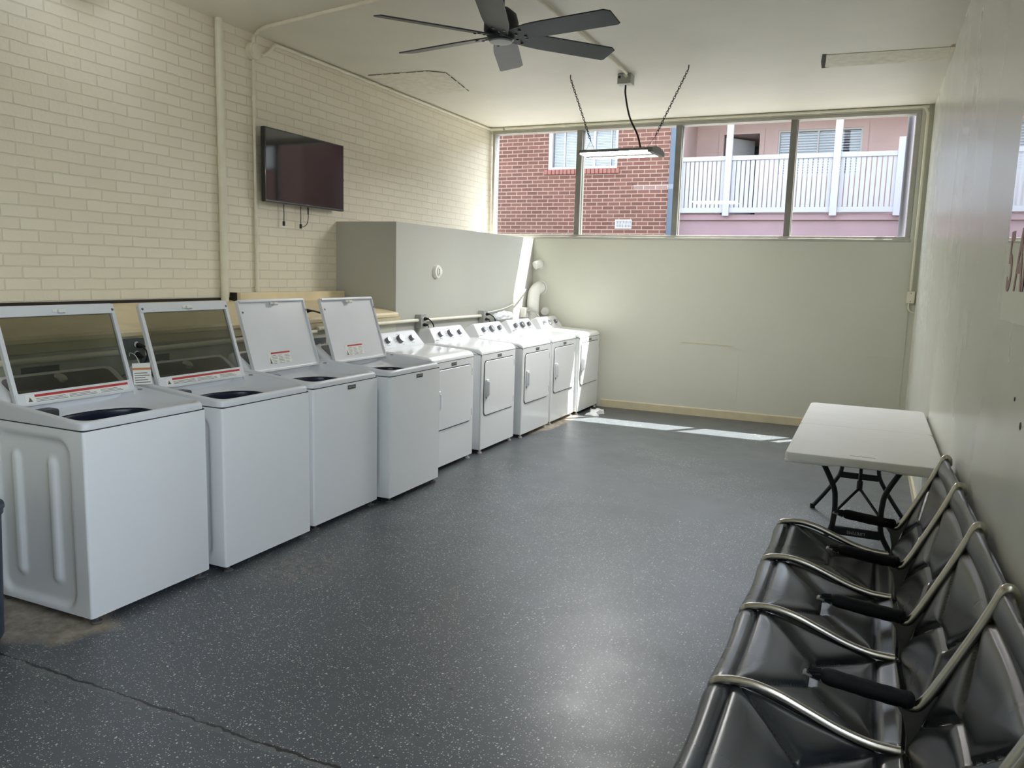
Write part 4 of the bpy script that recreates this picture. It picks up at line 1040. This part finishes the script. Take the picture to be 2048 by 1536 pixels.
def side_frame():
    fr = None
    pts = smooth_path([(-.296, 0, .386), (-.322, 0, .398), (-.336, 0, .416), (-.326, 0, .434), (-.285, 0, .4445), (-.235, 0, .447), (-.19, 0, .441), (-.14, 0, .428), (-.07, 0, .402), (.01, 0, .372), (.09, 0, .353), (.15, 0, .350), (.172, 0, .351)], 5)
    b = MB(); b.tube([p+Vector((0, 0, -.001)) for p in pts], .0155, 14, flat=.9, up=(0, 1, 0)); fr = b.build('side_frame', 'bench_metal', bench)
    b = MB(); b.tube([(.168, 0, .350), (.180, 0, .338), (.196, 0, .352)], .011, 10); b.build('hinge_bolt', 'bench_metal', fr)
    pts = smooth_path([(.168, 0, .490), (.190, 0, .484), (.208, 0, .494), (.234, 0, .538), (.264, 0, .602), (.296, 0, .672), (.328, 0, .746), (.352, 0, .806), (.364, 0, .838), (.374, 0, .852), (.386, 0, .846), (.390, 0, .815)], 5)
    b = MB(); b.tube([p+Vector((-.002, 0, .0)) for p in pts], [.0135]+[.0155]*(len(pts)-2)+[.0135], 14, flat=.95, up=(0, 1, 0)); b.build('back_rail', 'bench_metal', fr)
    # cast bracket joining arm, back rail and beam
    b = MB(); b.prism([(.105, .500), (.150, .482), (.168, .455), (.180, .40), (.182, .352), (.196, .340), (.206, .352), (.207, .41), (.216, .455), (.236, .500), (.248, .530), (.236, .535), (.214, .500), (.196, .492), (.176, .496), (.12, .512)], -.012, .012, 'xz', .004, 2); b.build('bracket', 'bench_cast', fr)
    # arm: thin plate tapering forward to a slotted tip, foam pad over it
    b = MB(); b.prism([(.16, .480), (.17, .497), (.05, .508), (-.06, .520), (-.088, .522), (-.092, .516), (-.06, .508), (.05, .494)], -.017, .017, 'xz', .004, 2); b.build('arm_plate', 'bench_cast', fr)
    b = MB()
    for s in (-1, 1): b.box((-.082, s*.006-.0025, .5205), (-.045, s*.006+.0025, .5245), .001)
    b.build('arm_slot', 'black_rubber', fr)
    P = smooth_path([(-.052, 0, .520), (-.03, 0, .519), (.02, 0, .514), (.08, 0, .508), (.14, 0, .503), (.168, 0, .502), (.180, 0, .502), (.188, 0, .502), (.194, 0, .502)], 4)
    n = len(P); R = []
    for i in range(n):
        t = i/(n-1); R.append(.023*min(1, .55+t*3)*(1 if t < .72 else max(.2, math.sqrt(max(0, 1-((t-.72)/.28)**2))))+random.uniform(-.001, .001))
    b = MB(); b.tube(P, R, 14, flat=1.15); b.build('armrest', 'armpad', fr)
    # torn foam collar at the front end of the pad
    b = MB()
    for k in range(9):
        a = 2*PI*k/9; b.tube([(-.045, .016*math.cos(a), .519+.012*math.sin(a)), (-.062-random.uniform(0, .018), .017*math.cos(a), .520+.009*math.sin(a))], [.007, .003], 6)
    b.build('torn_foam', 'armpad', fr)
    return fr
f0 = side_frame()
for i, y in enumerate(YF):
    o = f0 if i == 0 else copy_tree(f0, bench)
    o.location = (0, y-2.88, lift(y))
b = MB(); b.box((.10, -1.30, .235), (.165, 1.30, .295), .006, M4=Matrix.Rotation(math.atan(-.0235), 4, 'X')); b.build('beam', 'bench_cast', bench)
for i, y in enumerate(YF):
    b = MB(); zl = lift(y); b.prism([(.11, .26+zl), (.155, .26+zl), (.19, .345+zl), (.178, .350+zl)], y-2.88-.011, y-2.88+.011, 'xz', .003, 1); b.build('beam_bracket', 'bench_cast', bench)
for y in (3.80, 1.95):
    yl = y-2.88; zl = lift(y)
    b = MB(); b.tube([(.132, yl, .25+zl), (.132, yl, .05)], .022, 14); lg = b.build('leg', 'bench_metal', bench)
    b = MB(); b.prism([(-.20, .028), (-.20, .012), (.36, .012), (.36, .028), (.15, .06), (.11, .06)], yl-.02, yl+.02, 'xz', .004, 2); b.build('foot_bar', 'bench_cast', lg)
    for xx in (-.185, .345):
        b = MB(); b.lathe([(0, 0), (.018, 0), (.018, .010), (.008, .014), (0, .014)], 14, Matrix.Translation((xx, yl, 0))); b.build('glide', 'black_rubber', lg)

# ------------------------------------------------------------------ right wall sign sheet and lettering, bin
sg = empty('sign_sheet', (XR, 2.6, 2.1)); tag(sg, 'glossy clear sheet on the right wall with red opening hours', 'sign')
b = MB(); b.box((-.004, -.16, -.58), (0, .622, .95), .001); b.build('sheet', 'acrylic', sg)
text_mesh('lettering', '5 AM', .275, 'letter_red', sg, FACE_MX(-.0046, .33, -.395), .0004, .78, .004)
for (y, z, r, lab) in ((2.617, 1.242, .012, 'lower oval screw hole in the right wall'), (2.76, 1.30, .007, 'small upper nick in the right wall')):
    b = MB(); b.lathe([(0, 0), (r, 0), (r*.8, .002), (0, .001)], 14, Matrix.Translation((XR, y, z)) @ Matrix.Rotation(-PI/2, 4, 'Y')); o = b.build('wall_scuff', 'rubber_grey'); tag(o, lab, 'hole')
tbin = empty('trash_bin', (-3.436, 1.928, 0)); tag(tbin, 'dark blue round bin at the left edge of the picture', 'bin')
b = MB(); b.lathe([(0, .0), (.175, .0), (.188, .02), (.205, .55), (.213, .56), (.213, .585), (.20, .59), (.192, .55), (.178, .03), (0, .025)], 36, caps=False); b.build('bin_body', 'bin_blue', tbin)
b = MB(); b.lathe([(.213, .575), (.219, .583), (.217, .595), (.205, .597)], 36, caps=False); b.build('bin_rim', 'bin_blue', tbin)

# ------------------------------------------------------------------ outside: ground, brick building, apartment walkway
GZ = 2.0
o = MB().box((-30, WY1, GZ-.3), (30, 40, GZ)).build('ground', 'concrete', smooth=False); structure(o)
BY = 13.90
bb = empty('brick_building', (-6.7, BY, GZ)); tag(bb, 'red brick building outside the left window panes', 'building')
wx0, wx1, wz0, wz1 = -5.640, -4.315, 3.50, 4.24
def loc(lo, hi, base): return tuple(a-b_ for a, b_ in zip(lo, base)), tuple(a-b_ for a, b_ in zip(hi, base))
def bbox_part(name, mat, parts, parent, base, bev=0.0):
    b = MB()
    for lo, hi in parts: b.box(*loc(lo, hi, base), bev)
    return b.build(name, mat, parent, smooth=bool(bev))
base = (-6.7, BY, GZ); x0, x1 = -14.0, -3.372; ZT = 4.62
bbox_part('wall', 'red_brick', [((x0, BY, GZ), (wx0, BY+6, ZT)), ((wx1, BY, GZ), (x1, BY+6, ZT)), ((wx0, BY, GZ), (wx1, BY+6, wz0)), ((wx0, BY, wz1), (wx1, BY+6, ZT)), ((wx0, BY+.6, wz0), (wx1, BY+6, wz1))], bb, base)
wn = bbox_part('window', 'frame_white', [((wx0, BY+.02, wz0), (wx0+.07, BY+.12, wz1)), ((wx1-.05, BY+.02, wz0), (wx1, BY+.12, wz1)), ((wx0+.07, BY+.02, wz0), (wx1-.05, BY+.12, wz0+.045)), ((wx0+.07, BY+.02, wz1-.05), (wx1-.05, BY+.12, wz1)), ((-5.345, BY+.05, wz0+.045), (-5.325, BY+.10, wz1-.05)), ((-4.785, BY+.05, wz0+.045), (-4.745, BY+.10, wz1-.05)), ((-4.46, BY+.05, wz0+.045), (-4.445, BY+.10, wz1-.05))], bb, base)
b = MB()
for k in range(24): b.box(*loc((wx0+.07, BY+.16, wz0+.045+k*.028), (wx1-.05, BY+.163, wz0+.068+k*.028), base), M4=None)
b.build('blind', 'blind', wn, smooth=False)
bbox_part('pane', 'far_glass', [((wx0+.07, BY+.075, wz0+.045), (wx1-.05, BY+.080, wz1-.05))], wn, base)
b = MB(); nb = 19
for k in range(nb):
    xa = -5.70+k*(1.44/nb); b.box(*loc((xa, BY-.035, wz0-.092), (xa+1.44/nb-.010, BY+.05, wz0-.002), base), .006)
b.build('brick_sill', simple('sill_brick', srgb(136, 88, 80), .85, 0, 0, .12, 20), bb)
vt = bbox_part('vent', 'frame_white', [((-4.305, BY-.012, 2.442), (-4.000, BY, 2.462)), ((-4.305, BY-.012, 2.580), (-4.000, BY, 2.600)), ((-4.305, BY-.012, 2.462), (-4.285, BY, 2.580)), ((-4.020, BY-.012, 2.462), (-4.000, BY, 2.580)), ((-4.285, BY-.010, 2.516), (-4.02, BY, 2.526))]+[((-4.28+.0215*k, BY-.009, 2.462), (-4.268+.0215*k, BY, 2.580)) for k in range(12)], bb, base)
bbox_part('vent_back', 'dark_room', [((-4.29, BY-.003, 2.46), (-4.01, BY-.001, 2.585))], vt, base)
bbox_part('corner_post', 'slate', [((x1, BY-.03, GZ), (x1+.095, BY+.4, ZT))], bb, base)
bbox_part('roof', 'roofing', [((x0-.3, BY-.25, ZT), (x1+.02, BY+6, ZT+.25))], bb, base)

pb = empty('apartment_building', (-1.5, 14.05, GZ)); tag(pb, 'pink apartment building behind the white walkway fence', 'building')
base = (-1.5, 14.05, GZ); PX0, PX1 = -3.27, 6.0; WYp = 15.40
dx0, dx1, dz1 = -2.745, -2.105, 4.235; vx0, vx1, vz0, vz1 = -1.785, -.385, 3.45, 4.270
bbox_part('plinth', 'pink_base', [((PX0, 14.06, GZ), (PX1, 15.40, 2.60))], pb, base)
bbox_part('walkway_slab', 'pink_base', [((PX0, 14.01, 2.600), (PX1, 15.40, 2.690))], pb, base)
bbox_part('wall', 'pink_stucco', [((PX0, WYp, 2.0), (dx0, 18, 4.60)), ((dx1, WYp, 2.0), (vx0, 18, 4.60)), ((vx1, WYp, 2.0), (PX1, 18, 4.60)), ((dx0, WYp, dz1), (dx1, 18, 4.60)), ((vx0, WYp, vz1), (vx1, 18, 4.60)), ((vx0, WYp, 2.0), (vx1, 18, vz0)), ((dx0, WYp+1.5, 2.69), (dx1, 18, dz1)), ((vx0, WYp+.5, vz0), (vx1, 18, vz1))], pb, base)
bbox_part('return_wall', 'pink_stucco', [((PX0, 14.06, 2.69), (PX0+.03, WYp, 4.60))], pb, base)
dr = bbox_part('door_frame', 'pink_stucco', [((dx0-.085, WYp-.025, 2.69), (dx0, WYp+.02, dz1+.085)), ((dx1, WYp-.025, 2.69), (dx1+.085, WYp+.02, dz1+.085)), ((dx0, WYp-.025, dz1), (dx1, WYp+.02, dz1+.085))], pb, base)
b = MB(); b.box((0, -.02, 0), (.70, .02, 1.50), .004, M4=Matrix.Translation((dx0+.03+1.5, WYp+.06-14.05, .70)) @ Matrix.Rotation(math.radians(52), 4, 'Z')); b.build('door_leaf', 'door_leaf', pb)
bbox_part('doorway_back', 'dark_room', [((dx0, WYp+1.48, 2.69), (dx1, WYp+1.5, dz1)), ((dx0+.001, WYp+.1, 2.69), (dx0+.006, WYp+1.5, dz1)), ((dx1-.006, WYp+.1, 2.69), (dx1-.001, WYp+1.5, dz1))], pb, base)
wn = bbox_part('window', 'frame_white', [((vx0, WYp, vz0), (vx0+.03, WYp+.08, vz1)), ((vx1-.03, WYp, vz0), (vx1, WYp+.08, vz1)), ((vx0+.03, WYp, vz1-.03), (vx1-.03, WYp+.08, vz1)), ((vx0+.03, WYp, vz0), (vx1-.03, WYp+.08, vz0+.04)), ((-1.12, WYp, vz0+.04), (-1.095, WYp+.08, vz1-.03))], pb, base)
b = MB()
for k in range(17): b.box(*loc((vx0+.03, WYp+.12, vz0+.05+k*.046), (vx1-.03, WYp+.135, vz0+.075+k*.046), base))
b.build('blind', 'blind', wn, smooth=False)
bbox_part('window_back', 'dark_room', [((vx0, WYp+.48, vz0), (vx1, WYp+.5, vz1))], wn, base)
bbox_part('pane', 'far_glass', [((vx0+.03, WYp+.04, vz0+.04), (vx1-.03, WYp+.045, vz1-.03))], wn, base)
bbox_part('window_casing', 'pink_stucco', [((vx0-.09, WYp-.02, vz0-.06), (vx0, WYp, vz1+.09)), ((vx1, WYp-.02, vz0-.06), (vx1+.09, WYp, vz1+.09)), ((vx0, WYp-.02, vz1), (vx1, WYp, vz1+.09))], pb, base)
bbox_part('walkway_roof', 'roofing', [((PX0, 14.12, 4.60), (PX1, 18, 4.72))], pb, base)

fe = empty('walkway_fence', (-1.5, 13.98, 2.69)); tag(fe, 'white slatted fence with posts in front of the pink building', 'fence')
base = (-1.5, 13.98, 2.69); FXL, FXR = -3.24, .262
bbox_part('top_rail', 'fence_white', [((FXL, 13.945, 3.575), (FXR, 14.005, 3.650))], fe, base, .006)
bbox_part('bottom_rail', 'fence_white', [((FXL, 13.945, 2.715), (FXR, 14.005, 2.800))], fe, base, .006)
for (xa, xb) in ((-3.18, -2.44), (-2.335, -.755), (-.645, .19)):
    n = int(round((xb-xa)/.0745)); st = (xb-xa)/n
    sl0 = None
    for k in range(n):
        x = xa+k*st
        if sl0 is None:
            b = MB(); b.box((-st/2+.0075, -.011, .08), (st/2-.0075, .011, .92), .003); sl0 = b.build('slat', 'fence_white', fe); o = sl0
        else: o = sl0.copy(); COL.objects.link(o)
        o.location = (x+st/2+1.5, 0, 0)
for (px, zt, wd_) in ((-3.225, 3.85, .10), (-2.388, 4.60, .105), (-.700, 4.60, .11), (.230, 3.85, .115)):
    b = MB(); b.box((px+1.5-wd_/2, -.075, -.03), (px+1.5+wd_/2, -.005, zt-2.69), .006); b.build('post', 'fence_white', fe)
# second brick building further right, seen in the television glass
b2 = empty('brick_building', (3.0, BY, GZ)); tag(b2, 'second brick building with a window, seen only as a reflection in the television', 'building')
base = (3.0, BY, GZ)
bbox_part('wall', 'red_brick', [((1.2, 12.6, GZ), (9, 13.6, 4.7))], b2, base)
bbox_part('window', 'frame_white', [((1.9, 12.56, 3.5), (3.0, 12.599, 4.1))], b2, base)
# grey downpipe just outside the right end of the window
b = MB(); b.tube([(.220, 9.62, GZ), (.220, 9.62, 4.6)], .035, 14)
tag(b.build('downpipe', simple('pipe_grey', srgb(112, 110, 120), .7)), 'grey downpipe outside the right end of the window', 'pipe')
